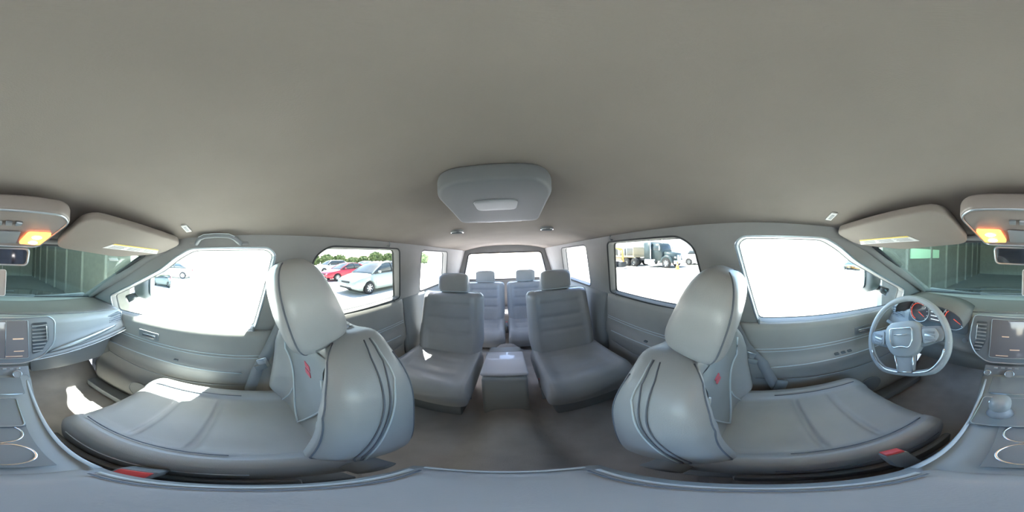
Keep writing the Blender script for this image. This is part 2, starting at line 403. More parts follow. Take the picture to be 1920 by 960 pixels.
# climate controls below the screen
CT = rx(-38)
ctl = box('control_panel', (0, .628, .600), (.27, .012, .066), DARK, dash, CT, bev=.004)
def cp(x, h, d=0): return Vector((x, .628, .600)) + CT @ Vector((0, -d, h))
for x, rr in ((.085, .017), (-.035, .017), (-.118, .012)):
    n_ = CT @ Vector((0, -1, 0))
    k = cyl('knob', cp(x, -.006), cp(x, -.006, .024), rr, MIDG, ctl, 24)
    k2 = [cp(x, -.006, .026) + CT @ Vector((rr * cos(a), 0, rr * sin(a))) for a in [2 * pi * i / 24 for i in range(24)]]
    tube('knob_ring', k2, .0018, CHROME, ctl, 6, True)
for i in range(7):
    x = -.09 + i * .027 + (.02 if i > 3 else 0)
    box('button', cp(x, .022, .008), (.016, .006, .008), MIDG if i % 2 else SILVER, ctl, CT, bev=.0015)
    if i not in (2, 6): box('button', cp(x - .002, -.024, .008), (.018, .006, .007), SILVER if i in (1, 4) else MIDG, ctl, CT, bev=.0015)
# passenger decor strip running to the door
def strip(z0, z1, x0, x1, m, nm, r, dy=0):
    pts = []
    for i in range(31):
        x = lerp(x0, x1, i / 30); pr = dprof(x); t = (i / 30)
        z = lerp(z0, z1, t ** .8); y = pr[9][0] - .006 - dy
        pts.append(Vector((x, y, z)))
    return tube(nm, pts, r, m, dash, 8, flat=.5)
strip(.676, .742, .235, .640, SILVER, 'decor_strip', [.004 + .010 * sin(pi * min(1, i / 30)) ** .6 for i in range(31)])
strip(.650, .700, .10, .725, MIDG, 'lower_strip', .010, .006)
strip(.640, .690, .10, .725, PIPING, 'lower_edge', .003, .014)
strip(.655, .700, -.725, -.56, MIDG, 'lower_strip', .010, .006)
# corner vents at each end
for s in (1, -1):
    x0, x1 = (.600, .712)
    v = plate('corner_vent', rounded([(x0, .035), (x1, .045), (x1, -.035), (x0 + .035, -.045)], .012), [], .012, lambda a, b, d, s=s: (s * a, .742 + d, .762 + b), BLACK, dash, .003)
    for q in range(5):
        box('slat', (s * ((x0 + x1) / 2 + .006), .731, .788 - q * .014), (.086, .012, .003), MIDG, v, rx(20) @ ry(-s * 6), bev=0)
    tube('vent_trim', [(s * .7155, .733, .81 - .012 * i) for i in range(10)], .004, CHROME, v, 8)
# glove box lid
plate('glove_box_lid', rounded([(.17, .625), (.66, .655), (.63, .46), (.19, .45)], .02), [], .02, lambda a, b, d: (a, .775 + d + (.62 - b) * .25, b), DARK, dash, .004)
box('glove_box_latch', (.42, .768, .60), (.06, .012, .018), SILVER, dash, bev=.003)
# gauge cluster: hood, face, dials
hood = []
for i in range(15):
    a = pi * (i / 14); x = -.395 - .175 * cos(a) * 1; z = .842 + .088 * sin(a) ** .7
    hood.append([Vector((x, .60, z)), Vector((x, .597, z - .004)), Vector((lerp(x, -.395, .04), .66, z - .012)), Vector((lerp(x, -.395, .04), .79, z - .012)), Vector((x, .83, z - .02)), Vector((x, .70, z + .006))])
loft('cluster_hood', hood, DASH, dash)
plate('cluster_face', rounded([(-.56, .76), (-.23, .76), (-.235, .88), (-.30, .912), (-.49, .912), (-.555, .88)], .02), [], .008, lambda a, b, d: (a, .695 + d + (b - .76) * .15, b), BLACK, dash, .002)
def ring3(c, r, n=28, a0=0, a1=2 * pi, T=rx(-8)):
    return [Vector(c) + T @ Vector((r * cos(a0 + (a1 - a0) * i / n), 0, r * sin(a0 + (a1 - a0) * i / n))) for i in range(n if abs(a1 - a0 - 2 * pi) < 1e-6 else n + 1)]
for gx, lab in ((-.488, 1), (-.295, 1)):
    g = tube('gauge', ring3((gx, .688, .838), .058), .003, SILVER, dash, 6, True)
    tube('gauge_scale', ring3((gx, .684, .838), .046, 16, R(60), R(250)), .0022, REDGLOW, g, 6)
    tubes('tick_mark', [[Vector((gx, .684, .838)) + Vector((.048 * cos(a), 0, .048 * sin(a))), Vector((gx, .684, .838)) + Vector((.053 * cos(a), 0, .053 * sin(a)))] for a in [R(-40 + 26 * k) for k in range(11)]], .0012, WHITEGLOW, g, 4)
    tube('needle', [(gx, .682, .838), (gx + .034, .682, .815)], [.0025, .001], REDGLOW, g, 6)
box('cluster_display', (-.392, .684, .835), (.07, .004, .07), SCREEN, dash, bev=.002)
for q in range(3): box('display_text', (-.392, .681, .855 - .02 * q), (.045, .001, .004), WHITEGLOW, dash, bev=0)
# buttons near the driver knee
cyl('start_button', (-.235, .682, .735), (-.235, .672, .733), .013, SILVER, dash, 20)
# column
cyl('column_shroud', (-.41, .71, .70), (-.41, .53, .765), .045, DARK, dash, 20, .04)
for s in (1, -1):
    tube('stalk', [(-.41 + s * .03, .565, .765), (-.41 + s * .10, .555, .785), (-.41 + s * .165, .548, .80)], [.007, .008, .009], DARK, dash, 8)

# ------------------------------------------------------------------ steering wheel
SWC = Vector((-.412, .485, .788)); SWR = rz(2) @ rx(-24)
sw = thing('steering_wheel', 'grey leather steering wheel with chrome-edged hub badge, in front of the driver seat', 'steering wheel', SWC)
def swp(a, b, d=0): return SWC + SWR @ Vector((a, -d, b))
ROT = R(22)
def rimpt(a, r=.178):
    x, z = r * cos(a), r * sin(a)
    if z < -.145: z = -.145 - (abs(z) - .145) * .35
    return x * cos(ROT) - z * sin(ROT), x * sin(ROT) + z * cos(ROT)
tube('rim', [swp(*rimpt(2 * pi * i / 64)) for i in range(64)], .0135, DASHFACE, sw, 14, True)
tube('rim_trim', [swp(*rimpt(R(200 + 140 * i / 30), .168), .011) for i in range(31)], .0042, CHROME, sw, 8)
tube('rim_stitch', [swp(*rimpt(2 * pi * i / 64, .166), .002) for i in range(64)], .0016, PIPING, sw, 6, True)
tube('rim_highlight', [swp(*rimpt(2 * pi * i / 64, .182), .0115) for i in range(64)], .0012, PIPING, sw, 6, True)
hubl = [(-.075, .045), (-.05, .064), (.05, .064), (.075, .045), (.078, -.01), (.055, -.055), (.03, -.075), (-.03, -.075), (-.055, -.055), (-.078, -.01)]
def rot2(p): return (p[0] * cos(ROT) - p[1] * sin(ROT), p[0] * sin(ROT) + p[1] * cos(ROT))
hub = plate('hub', rounded([rot2(p) for p in hubl], .02), [], .03, lambda a, b, d: swp(a, b, .006 + d - .006 * ((a / .08) ** 2 + (b / .08) ** 2) * (1 if d > 0 else 0)), DASHFACE, sw, .008)
bl = rounded([rot2(p) for p in [(-.052, .042), (.052, .042), (.050, -.012), (.034, -.042), (.012, -.036), (-.012, -.036), (-.034, -.042), (-.050, -.012)]], .012)
tube('badge_edge', [swp(a, b, .031) for a, b in bl], .0026, CHROME, hub, 8, True)
tube('badge_bar', [swp(*rot2((-.030, .014)), .031), swp(*rot2((.030, .014)), .031)], .0024, CHROME, hub, 8)
for s in (1, -1):
    sp_ = [rot2(p) for p in [(s * .070, .040), (s * .158, .030), (s * .166, .0), (s * .158, -.022), (s * .072, -.040)]]
    spk = plate('spoke', rounded(sp_ if s > 0 else sp_[::-1], .01), [], .014, lambda a, b, d: swp(a, b, .002 + d), DARK, sw, .004)
    pod = plate('switch_pod', rounded([rot2(p) for p in [(s * .088, .030), (s * .140, .026), (s * .150, .0), (s * .138, -.020), (s * .090, -.028)]], .008), [], .006, lambda a, b, d: swp(a, b, .016 + d), MIDG, spk, .002)
    for q in range(3):
        c = rot2((s * .117, .016 - .016 * q)); box('switch', swp(c[0], c[1], .022), (.040, .004, .009), SILVER if q == 1 else DARK, spk, SWR @ ry(-6), bev=.001)
lw = [rot2(p) for p in [(-.040, -.068), (.040, -.068), (.030, -.147), (-.030, -.147)]]
spk = plate('spoke', rounded(lw, .006), [], .012, lambda a, b, d: swp(a, b, .004 + d), DASHFACE, sw, .003)
for s in (1, -1): tube('spoke_trim', [swp(*rot2((s * .040, -.075)), .014), swp(*rot2((s * .029, -.150)), .013)], .0032, CHROME, spk, 8)
tube('spoke_trim', [swp(*rot2((-.029, -.150)), .013), swp(*rot2((.029, -.150)), .013)], .0032, CHROME, spk, 8)

# ================================================================== CENTRE CONSOLE
con = thing('centre_console', 'grey centre console with two cup holders and padded armrest, between the front seats', 'console', (0, .2, FL))
cr = []
for y, zt, wd in ((-.165, .50, .085), (-.155, .545, .100), (-.10, .548, .104), (.12, .548, .106), (.15, .556, .108), (.35, .570, .115), (.50, .580, .125), (.60, .590, .138), (.66, .60, .142)):
    cr.append([Vector((-wd - .012, y, FL)), Vector((-wd - .006, y, zt - .10)), Vector((-wd, y, zt - .018)), Vector((-wd + .014, y, zt)), Vector((0, y, zt + .002)), Vector((wd - .014, y, zt)), Vector((wd, y, zt - .018)), Vector((wd + .006, y, zt - .10)), Vector((wd + .012, y, FL))])
loft('console_body', cr, DASHFACE, con)
for s in (1, -1):
    tube('side_trim', [(s * (.098 + .02 * i / 20), .13 + .45 * i / 20, .560 + .026 * i / 20) for i in range(21)], .0045, PIPING, con, 8)
ar = []
for i in range(25):
    t = i / 24; y = -.150 + .285 * t; e = min(t, 1 - t) * 24; k = min(1, (e + .35) / 3.2) ** .5
    hw = .088 * (.86 + .14 * k); zt = .552 + .058 * k
    ar.append([Vector((hw * math.copysign(abs(cos(a)) ** .45, cos(a)), y, .552 + (zt - .552) * max(0, sin(a)) ** .5 if sin(a) >= 0 else .552 - .004)) for a in [2 * pi * q / 32 for q in range(32)]])
arm = loft('armrest', ar, LEATHER, con)
for s in (1, -1):
    tube('armrest_piping', [(s * .080, -.125 + .235 * i / 20, .6015) for i in range(21)], .0034, PIPING, arm, 8)
    tube('armrest_stitch', [(s * .070, -.125 + .235 * i / 20, .6075) for i in range(21)], .0016, SEAM, arm, 6)
tube('armrest_piping', [(.074 * cos(a) * 1, -.140, .590 + .004 * sin(a)) for a in [pi * i / 12 for i in range(13)]], .003, PIPING, arm, 8)
# cup holders
for cy, rr in ((.300, .040), (.212, .042)):
    c = Vector((.012, cy, .568)); V = []; F = []; n = 28
    prof = [(rr, .003), (rr - .004, .0), (rr - .006, -.06), (0.001, -.062)]
    for (r_, h) in prof: V += [c + Vector((r_ * cos(2 * pi * k / n), r_ * sin(2 * pi * k / n), h + .004)) for k in range(n)]
    for j in range(3):
        for k in range(n): F.append((j * n + k, j * n + (k + 1) % n, (j + 1) * n + (k + 1) % n, (j + 1) * n + k))
    ch = obj('cup_holder', V, F, DARK, con)
    tube('cup_ring', [c + Vector((rr * cos(2 * pi * k / n), rr * sin(2 * pi * k / n), .007)) for k in range(n)], .0028, CHROME, ch, 8, True)
box('cup_holder_floor', (.012, .256, .5735), (.105, .195, .004), DARK, con, bev=.002)
box('shift_plate', (-.02, .40, .580), (.17, .15, .006), DARK, con, bev=.003)
tube('shift_plate_edge', [(-.02 + a, .40 + b, .584) for a, b in rounded([(-.083, -.073), (.083, -.073), (.083, .073), (-.083, .073)], .015)], .0018, SILVER, con, 6, True)
box('storage_bin_lid', (.0, .545, .592), (.19, .10, .008), DARK, con, rx(6), bev=.004)
tube('storage_bin_trim', [(-.085, .487, .594), (.085, .487, .594)], .003, SILVER, con, 8)
sh = thing('gear_shifter', 'silver and grey gear shifter standing on the centre console ahead of the cup holders', 'gear shifter', (-.045, .39, .584))
tube('shift_boot', [(-.045, .39, .584), (-.045, .387, .60), (-.045, .383, .62)], [.034, .025, .014], LEATHER, sh, 18)
tube('shift_stem', [(-.045, .384, .605), (-.045, .378, .65)], .009, CHROME, sh, 12)
superell('shift_knob', (-.045, .372, .672), (.026, .036, .028), rx(-15), DASHFACE, sh, .8, .8, 24, 14)
tube('shift_button', [(-.072, .372, .675), (-.064, .372, .675)], .007, CHROME, sh, 10)
tube('knob_band', [Vector((-.045, .372, .656)) + Vector((.022 * cos(a), .030 * sin(a), 0)) for a in [2 * pi * i / 20 for i in range(20)]], .002, CHROME, sh, 6, True)

# ================================================================== FRONT SEATS
SX = .405
def make_seat(name, label, grp, full=True):
    root = thing(name, label, 'car seat', (SX, .15, FL), grp)
    B = Vector((SX, -.140, .455)); lean = R(1); v = Vector((0, -sin(lean), cos(lean))); nn = Vector((0, cos(lean), sin(lean)))
    def wid(h):
        b = .254 - .045 * exp(-(h + .06) / .09); t = max(0, min(.999, (h - .27) / .259))
        return b * max(.30, (1 - t ** 3.4) ** .55)
    def bol(u, h):
        w_ = wid(h); t = abs(u) / max(w_, .01); k = min(1, max(0, (h + .02) / .1)) * (1 - .55 * min(1, max(0, (h - .34) / .16)))
        return .062 * exp(-((t - .80) / .20) ** 2) * k + .012 * cos(h * 9)
    def dip(u, h): return .030 * exp(-(u / .10) ** 4) * min(1, max(0, (h - .40) / .08))
    def S(u, h, d=0): return B + Vector((u, 0, 0)) + v * (h - dip(u, h)) + nn * (bol(u, h) + d - .9 * max(0, h - .40) ** 1.5)
    rings = []
    H = [-.06 + .50 * i / 26 for i in range(27)] + [.455, .468, .48, .49, .498, .505, .511, .516, .520, .523, .5255, .526]
    def RP(h, a, off=0):
        w_ = wid(h); top = max(0, (h - .47) / .056); th = .105 * sqrt(max(0.02, 1 - top ** 2.2)); mid = -.075 - .015 * top
        cx = math.copysign(abs(cos(a)) ** .42, cos(a)); sy = math.copysign(abs(sin(a)) ** .62, sin(a))
        u = (w_ + off) * cx; d = mid + (th * .72) * sy
        if sin(a) > 0:
            f = min(1, sin(a) * 2.2); d = lerp(d, mid + th * .72 + bol(u, h) * (1 - .35 * top), f); d -= .9 * max(0, h - .40) ** 1.5 * f
        return B + Vector((u, 0, 0)) + v * (h - dip(u, h)) + nn * (d + off * max(0, sin(a)))
    AA = ring_angles(.42)
    for h in H: rings.append([RP(h, a) for a in AA])
    back = loft('backrest', rings, LEATHER, root)
    # the surface above the front face is at mid+th*.72 + bolster
    FD = -.075 + .105 * .72
    def SF(u, h, d=.0):
        top = max(0, (h - .47) / .056); th = .105 * sqrt(max(.02, 1 - top ** 2.2)); mid = -.075 - .015 * top
        ca = min(.999, abs(u) / wid(h)) ** (1 / .42); sa = sqrt(1 - ca * ca); f = min(1, sa * 2.2)
        dd = lerp(mid + th * .72 * sa ** .62, mid + th * .72 + bol(u, h) * (1 - .35 * top), f) - .9 * max(0, h - .40) ** 1.5 * f
        return B + Vector((u, 0, 0)) + v * (h - dip(u, h)) + nn * (dd + d)
    if full:
        # V-shaped suede insert with piping
        wi = lambda h: max(.004, .158 * min(1, ((h - .015) / .32)) ** .9) if h > .015 else .004
        surf('backrest_insert', lambda a, b: SF((a - .5) * 2 * wi(.016 + .425 * b), .016 + .425 * b, .0035), 32, 40, LEATHER2, back)
        for s in (1, -1):
            tube('insert_piping', [SF(s * (wi(.016 + .40 * i / 24) - .002), .016 + .40 * i / 24, .006) for i in range(25)], .0034, PIPING, back, 6)
            fl = (lambda a: R(a)) if s > 0 else (lambda a: pi - R(a))
            for da in (17, 20.5): tube('bolster_seam', [RP(.0 + .495 * i / 40, fl(da - 20 * (i / 40) ** 1.6), .0008) for i in range(41)], .0017, SEAM, back, 6)
            tube('bolster_piping', [RP(.0 + .495 * i / 40, fl(15 - 20 * (i / 40) ** 1.6), .001) for i in range(41)], .0022, PIPING, back, 6)
            tube('ridge_seam', [RP(.02 + .475 * i / 34, fl(46 + 8 * (i / 34) ** 2), .0008) for i in range(35)], .0016, SEAM, back, 6)
            tube('side_piping', [RP(.0 + .46 * i / 30, fl(-28), .001) for i in range(31)], .0020, SEAM, back, 6)
            tube('lumbar_piping', [SF(s * (.100 + .075 * (1 - i / 16) ** 1.5), -.02 + .17 * i / 16, .003) for i in range(17)], .0024, PIPING, back, 6)
        # embroidered double-slash mark
        for q in (-1, 1):
            V = []
            for (a, b) in ((-.022, -.008), (.014, -.008), (.022, .008), (-.014, .008)):
                V.append(SF(.0 + a + q * .004, .330 + b + q * .0115, .006))
            V2 = [p - nn * .002 for p in V]
            obj('logo_stripe', V + V2, [(0, 1, 2, 3), (7, 6, 5, 4), (0, 4, 5, 1), (1, 5, 6, 2), (2, 6, 7, 3), (3, 7, 4, 0)], LOGO, back, False)
    # headrest
    HC = Vector((SX, -.134, 1.024))
    HR = rx(-20)
    hshape = lambda x, y, z: (x * (1 - .10 * max(0, z / .12) ** 2), y * (1 - .18 * (z / .12)) + .012 * (x / .13) ** 2, z)
    hr = superell('headrest', HC, (.128, .077, .122), HR, LEATHER, root, .62, .52, 40, 22, -.02, hshape)
    sp = lambda vv, e: math.copysign(abs(vv) ** e, vv)
    for s in (1, -1):
        pts = []
        for i in range(33):
            ph = -pi * .46 + pi * .92 * i / 32; th_ = R(30)
            x = .128 * sp(cos(ph), .62) * sp(cos(th_), .52); y = .077 * sp(cos(ph), .62) * sp(sin(th_), .52); z = .122 * sp(sin(ph), .62)
            x, y, z = hshape(x, y, z); pts.append(HC + HR @ Vector((s * x, y, z)) + HR @ Vector((s * .0005, .001, 0)))
        tube('headrest_seam', pts, .0020, SEAM, hr, 6)
    for s in (1, -1):
        tube('headrest_post', [(SX + s * .062, -.175, .955), (SX + s * .062, -.195, .905), (SX + s * .062, -.200, .86)], .0065, CHROME, root, 10)
        gd = Vector((SX + s * .062, -.196, .890))
        tube('post_guide', [gd + Vector((.016 * cos(a), .013 * sin(a), 0)) for a in [2 * pi * i / 16 for i in range(16)]], .005, DARK, root, 8, True)
    # cushion
    cr_ = []
    YN = 64; y0, y1 = -.14, .43
    for i in range(YN + 1):
        t = i / YN; y = y0 + (y1 - y0) * t
        fr = max(0, (y - .345) / .085)
        drop = .085 * (1 - sqrt(max(0, 1 - min(1, fr) ** 2)))
        hw = .238 - .03 * fr ** 2 - .008 * max(0, 1 - t * 3)
        r = []
        for a in ring_angles(.45, 28, 30):
            cx = math.copysign(abs(cos(a)) ** .45, cos(a)); sz = math.copysign(abs(sin(a)) ** .6, sin(a))
            u = hw * cx; tt = abs(cx)
            if sin(a) > 0:
                f = min(1, sin(a) * 2.2)
                zt = .462 + .012 * t + .030 * exp(-((tt - .82) / .16) ** 2) * (1 - .6 * min(1, fr))
                if tt < .66: zt -= .012 * exp(-((y - .10) / .007) ** 2) + .012 * exp(-((y - .235) / .007) ** 2)
                zt -= .008 * exp(-((tt - .665) / .02) ** 2)
                z = lerp(.40, zt, f ** .8) - drop * f
            else: z = .40 + .14 * sz * (1 - .3 * fr)
            r.append(Vector((SX + u, y, z)))
        cr_.append(r)
    cu = loft('cushion', cr_, LEATHER, root)
    zc = lambda y, u: .462 + .012 * (y - y0) / (y1 - y0) + .030 * exp(-((abs(u) / .238 - .82) / .16) ** 2)
    for s in (1, -1):
        tube('cushion_seam', [(SX + s * .170, .03 + .33 * i / 20, zc(.03 + .33 * i / 20, .182) + .001) for i in range(21)], .0022, SEAM, cu, 6)
        tube('cushion_piping', [(SX + s * .2365, .0 + .35 * i / 20, .425) for i in range(21)], .0028, PIPING if s * SX < 0 else SEAM, cu, 6)
        box('seat_side_trim', (SX + s * .248, .17, .31), (.022, .44, .10), DARK, root, bev=.01)
        box('seat_rail', (SX + s * .19, .14, .085), (.04, .56, .05), DARK, root, bev=.005)
        box('seat_bracket', (SX + s * .19, .14, .19), (.03, .34, .18), DARK, root, bev=.005)
    tube('recliner_hinge', [(SX - .262, -.14, .42), (SX + .262, -.14, .42)], .035, DARK, root, 16)
    return root
seatp = make_seat('bucket_seat', 'front passenger grey leather seat beside the window with the silver and red cars', 'front seats')
seatp.location.z += .012
seatd = copytree(seatp, (-SX - .020, .165, FL - .055), label="driver's grey leather seat behind the steering wheel")
for ch in seatd.children:
    if ch.name.startswith('headrest'): ch.location.z += .020; ch.location.y -= .012
    elif ch.name.startswith('backrest'): ch.location.y += .020

# seat-belt buckles with red buttons beside the console
def buckle(nm, label, p, rot, grp, sz=1):
    t = thing(nm, label, 'seat belt buckle', p, grp)
    p = Vector(p)
    tube('buckle_stalk', [p + rot @ Vector((0, 0, -.11 * sz)), p + rot @ Vector((0, 0, -.02))], .008, DARK, t, 8, flat=1.6)
    box('buckle_body', p + rot @ Vector((0, 0, .0)), (.030 * sz, .020 * sz, .055 * sz), DARK, t, rot, bev=.005)
    box('release_button', p + rot @ Vector((0, .0, .030 * sz)), (.024 * sz, .015 * sz, .010), RED, t, rot, bev=.002)
    return t
b1 = buckle('seat_belt_buckle', 'red-buttoned buckle wedged between passenger seat and console armrest', (.136, .105, .475), rz(-80) @ rx(28), 'seat belt buckles', 1.6)
b2 = buckle('seat_belt_buckle', 'red-buttoned buckle wedged between driver seat and console', (-.150, .170, .475), rz(80) @ rx(-28) @ rz(180), 'seat belt buckles', 1.4)
b3 = buckle('seat_belt_buckle', 'red-buttoned rear buckle beside the second-row seat on the silver car side', (.185, -.80, .345), rx(25), 'seat belt buckles', 1.1)
b4 = buckle('seat_belt_buckle', 'red-buttoned rear buckle beside the second-row seat on the truck side', (-.172, -.80, .335), rx(25), 'seat belt buckles', 1.1)

# seat belts from the B pillars
def ribbon(name, pts, wdt, m, parent, side):
    V = []; F = []
    for i, p in enumerate(pts):
        p = Vector(p); sd_ = Vector(side[i] if isinstance(side, list) else side).normalized() * wdt / 2
        a = Vector(pts[max(0, i - 1)]); b = Vector(pts[min(len(pts) - 1, i + 1)]); t = (b - a).normalized(); n_ = t.cross(sd_).normalized() * .0009
        V += [p - sd_ - n_, p + sd_ - n_, p + sd_ + n_, p - sd_ + n_]
    for i in range(len(pts) - 1):
        for k in range(4): F.append((i * 4 + k, i * 4 + (k + 1) % 4, (i + 1) * 4 + (k + 1) % 4, (i + 1) * 4 + k))
    return obj(name, V, F, m, parent)
for s, lab in ((1, 'dark seat belt hanging from the pillar behind the passenger window'), (-1, 'dark seat belt hanging from the pillar behind the driver window')):
    bt = thing('seat_belt', lab, 'seat belt', (s * .70, -.17, FL), 'front seat belts')
    top = Vector((s * .672, -.185, 1.075)); q_ = .008
    pts = [top, (s * .665, -.165, .98), (s * .672, -.125, .85), (s * .676, -.075, .72), (s * .680, -.03, .60), (s * .684, .0, .45), (s * .686, .01, .25), (s * .686, .01, .12)]
    if s < 0: pts = pts[:4] + [(-.690, .0, .60), (-.692, .045, .45), (-.690, .075, .34), (-.690, .08, .16)]
    sm = []
    for i in range(len(pts) - 1):
        for k in range(4): sm.append(Vector(pts[i]).lerp(Vector(pts[i + 1]), k / 4))
    sm.append(Vector(pts[-1]))
    ribbon('webbing', sm, .048, WEB, bt, (.15 * s, 1, .25))
    box('belt_guide', (s * .690, -.185, 1.08), (.024, .05, .075), DARK, bt, ry(-s * 17), bev=.006)
    if s < 0: box('tongue_sleeve', (-.684, .078, .42), (.02, .050, .085), SILVER, bt, rx(-12), bev=.006)
    box('belt_tongue', (s * .667, -.055, .655), (.006, .045, .060), CHROME, bt, rx(-20), bev=.002)
    box('tongue_grip', (s * .665, -.045, .630), (.012, .050, .030), DARK, bt, rx(-20), bev=.004)
    box('belt_anchor', (s * .688, .01, .11), (.02, .05, .05), DARK, bt, bev=.004)

# ================================================================== SECOND ROW
def rear_seat(name, label, grp, cx, yb, zc_, top, wd, cat='car seat', hr=True, parts=True):
    root = thing(name, label, cat, (cx, yb + .2, FL), grp)
    lean = R(16); v = Vector((0, -sin(lean), cos(lean))); nn = Vector((0, cos(lean), sin(lean))); Bp = Vector((cx, yb + .14, zc_ + .0)); Ht = (top - zc_) / cos(lean)
    rings = []
    for i in range(49):
        h = -.05 + (Ht + .05) * i / 48; tp = max(0, (h - Ht + .05) / .05); w_ = wd * (1 - .10 * tp ** 3) * (.94 + .06 * min(1, max(0, h / .1))); th = .07 * sqrt(max(.05, 1 - tp ** 2))
        r = []
        for a in ring_angles(.35, 28, 26):
            cx_ = math.copysign(abs(cos(a)) ** .35, cos(a)); sy = math.copysign(abs(sin(a)) ** .6, sin(a)); u = w_ * cx_
            d = -.06 + th * sy
            if sin(a) > .2:
                d += .030 * exp(-((abs(cx_) - .82) / .16) ** 2) * (1 - tp)
                for hs in (.16, .27, .38): d -= .012 * exp(-((h - hs) / .012) ** 2) * (1 if abs(cx_) < .66 else 0)
                d -= .010 * exp(-((abs(cx_) - .66) / .03) ** 2)
            r.append(Bp + Vector((u, 0, 0)) + v * h + nn * d)
        rings.append(r)
    bk = loft('backrest', rings, LEATHER, root)
    tube('backrest_piping', [Bp + Vector((wd * .96 * math.copysign(abs(cos(a)) ** .3, cos(a)), 0, 0)) + v * (Ht - .045 + .047 * abs(sin(a)) ** .5) + nn * -.012 for a in [pi * i / 24 for i in range(25)]], .0038, PIPING, bk, 6)
    rings = []
    for i in range(25):
        t = i / 24; y = yb + .10 + .46 * t; fr = max(0, (t - .86) / .14); r = []
        for a in ring_angles(.38, 28, 26):
            cx_ = math.copysign(abs(cos(a)) ** .38, cos(a)); u = wd * 1.0 * cx_
            if sin(a) > 0:
                f = min(1, sin(a) * 2); z = lerp(zc_ - .07, zc_ + .02 * exp(-((abs(cx_) - .84) / .15) ** 2) - .010 * exp(-((t - .35) / .03) ** 2) * (abs(cx_) < .66) - .010 * exp(-((t - .65) / .03) ** 2) * (abs(cx_) < .66) - .06 * fr ** 2, f)
            else: z = zc_ - .07 - .09 * abs(sin(a)) ** .5
            r.append(Vector((cx + u, y, z)))
        rings.append(r)
    cu = loft('cushion', rings, LEATHER, root)
    tube('cushion_piping', [(cx + wd * .93 * (i / 10 - 1), yb + .545, zc_ - .055) for i in range(21)], .003, PIPING, cu, 6)
    box('seat_base', (cx, yb + .30, (FL + zc_ - .14) / 2), (wd * 1.5, .34, zc_ - .14 - FL), DARK, root, bev=.01)
    if hr:
        h = superell('headrest', Bp + v * (Ht + .075) + nn * -.05, (.125, .055, .078), rx(6), LEATHER, root, .45, .45, 32, 16)
        for s in (1, -1): tube('headrest_post', [Bp + v * (Ht - .03) + nn * -.05 + Vector((s * .05, 0, 0)), Bp + v * (Ht + .03) + nn * -.05 + Vector((s * .05, 0, 0))], .006, CHROME, root, 8)
        tube('headrest_piping', [Bp + v * (Ht + .075) + nn * -.02 + rx(6) @ Vector((.122 * math.copysign(abs(cos(a)) ** .4, cos(a)), 0, .075 * math.copysign(abs(sin(a)) ** .4, sin(a)))) for a in [2 * pi * i / 40 for i in range(40)]], .0025, PIPING, h, 6, True)
    return root
s2 = rear_seat('captain_seat', 'second-row grey captain seat behind the front passenger seat', 'second-row seats', .405, -1.20, .42, .885, .245)
copytree(s2, (-.405, -1.0, FL), label='second-row grey captain seat behind the driver seat')
rc = thing('rear_console', 'low rear console with shiny lid catching light, between the second-row seats', 'console', (.015, -.92, FL))
box('console_body', (.012, -.95, .24), (.22, .40, .40), DASHFACE, rc, bev=.02, seg=3)
box('lid', (.012, -.915, .447), (.235, .285, .026), mat('lid_vinyl', (.72, .73, .78), .33, coat=.5, bump=.1, scale=300), rc, rx(4), bev=.011, seg=4)  # pale lid colour carries part of the reflected rear light
box('lid_latch', (.012, -.770, .43), (.05, .012, .016), DARK, rc, bev=.003)
# third row
s3 = rear_seat('bench_seat', 'third-row grey bench seat half on the silver car side', 'third-row seats', .26, -2.06, .37, .83, .245)
copytree(s3, (-.26, -1.86, FL), label='third-row grey bench seat half on the truck side')
b5 = buckle('seat_belt_buckle', 'small red-buttoned buckle in the gap of the third-row seat', (.0, -1.72, .385), rx(25), 'seat belt buckles', .9)

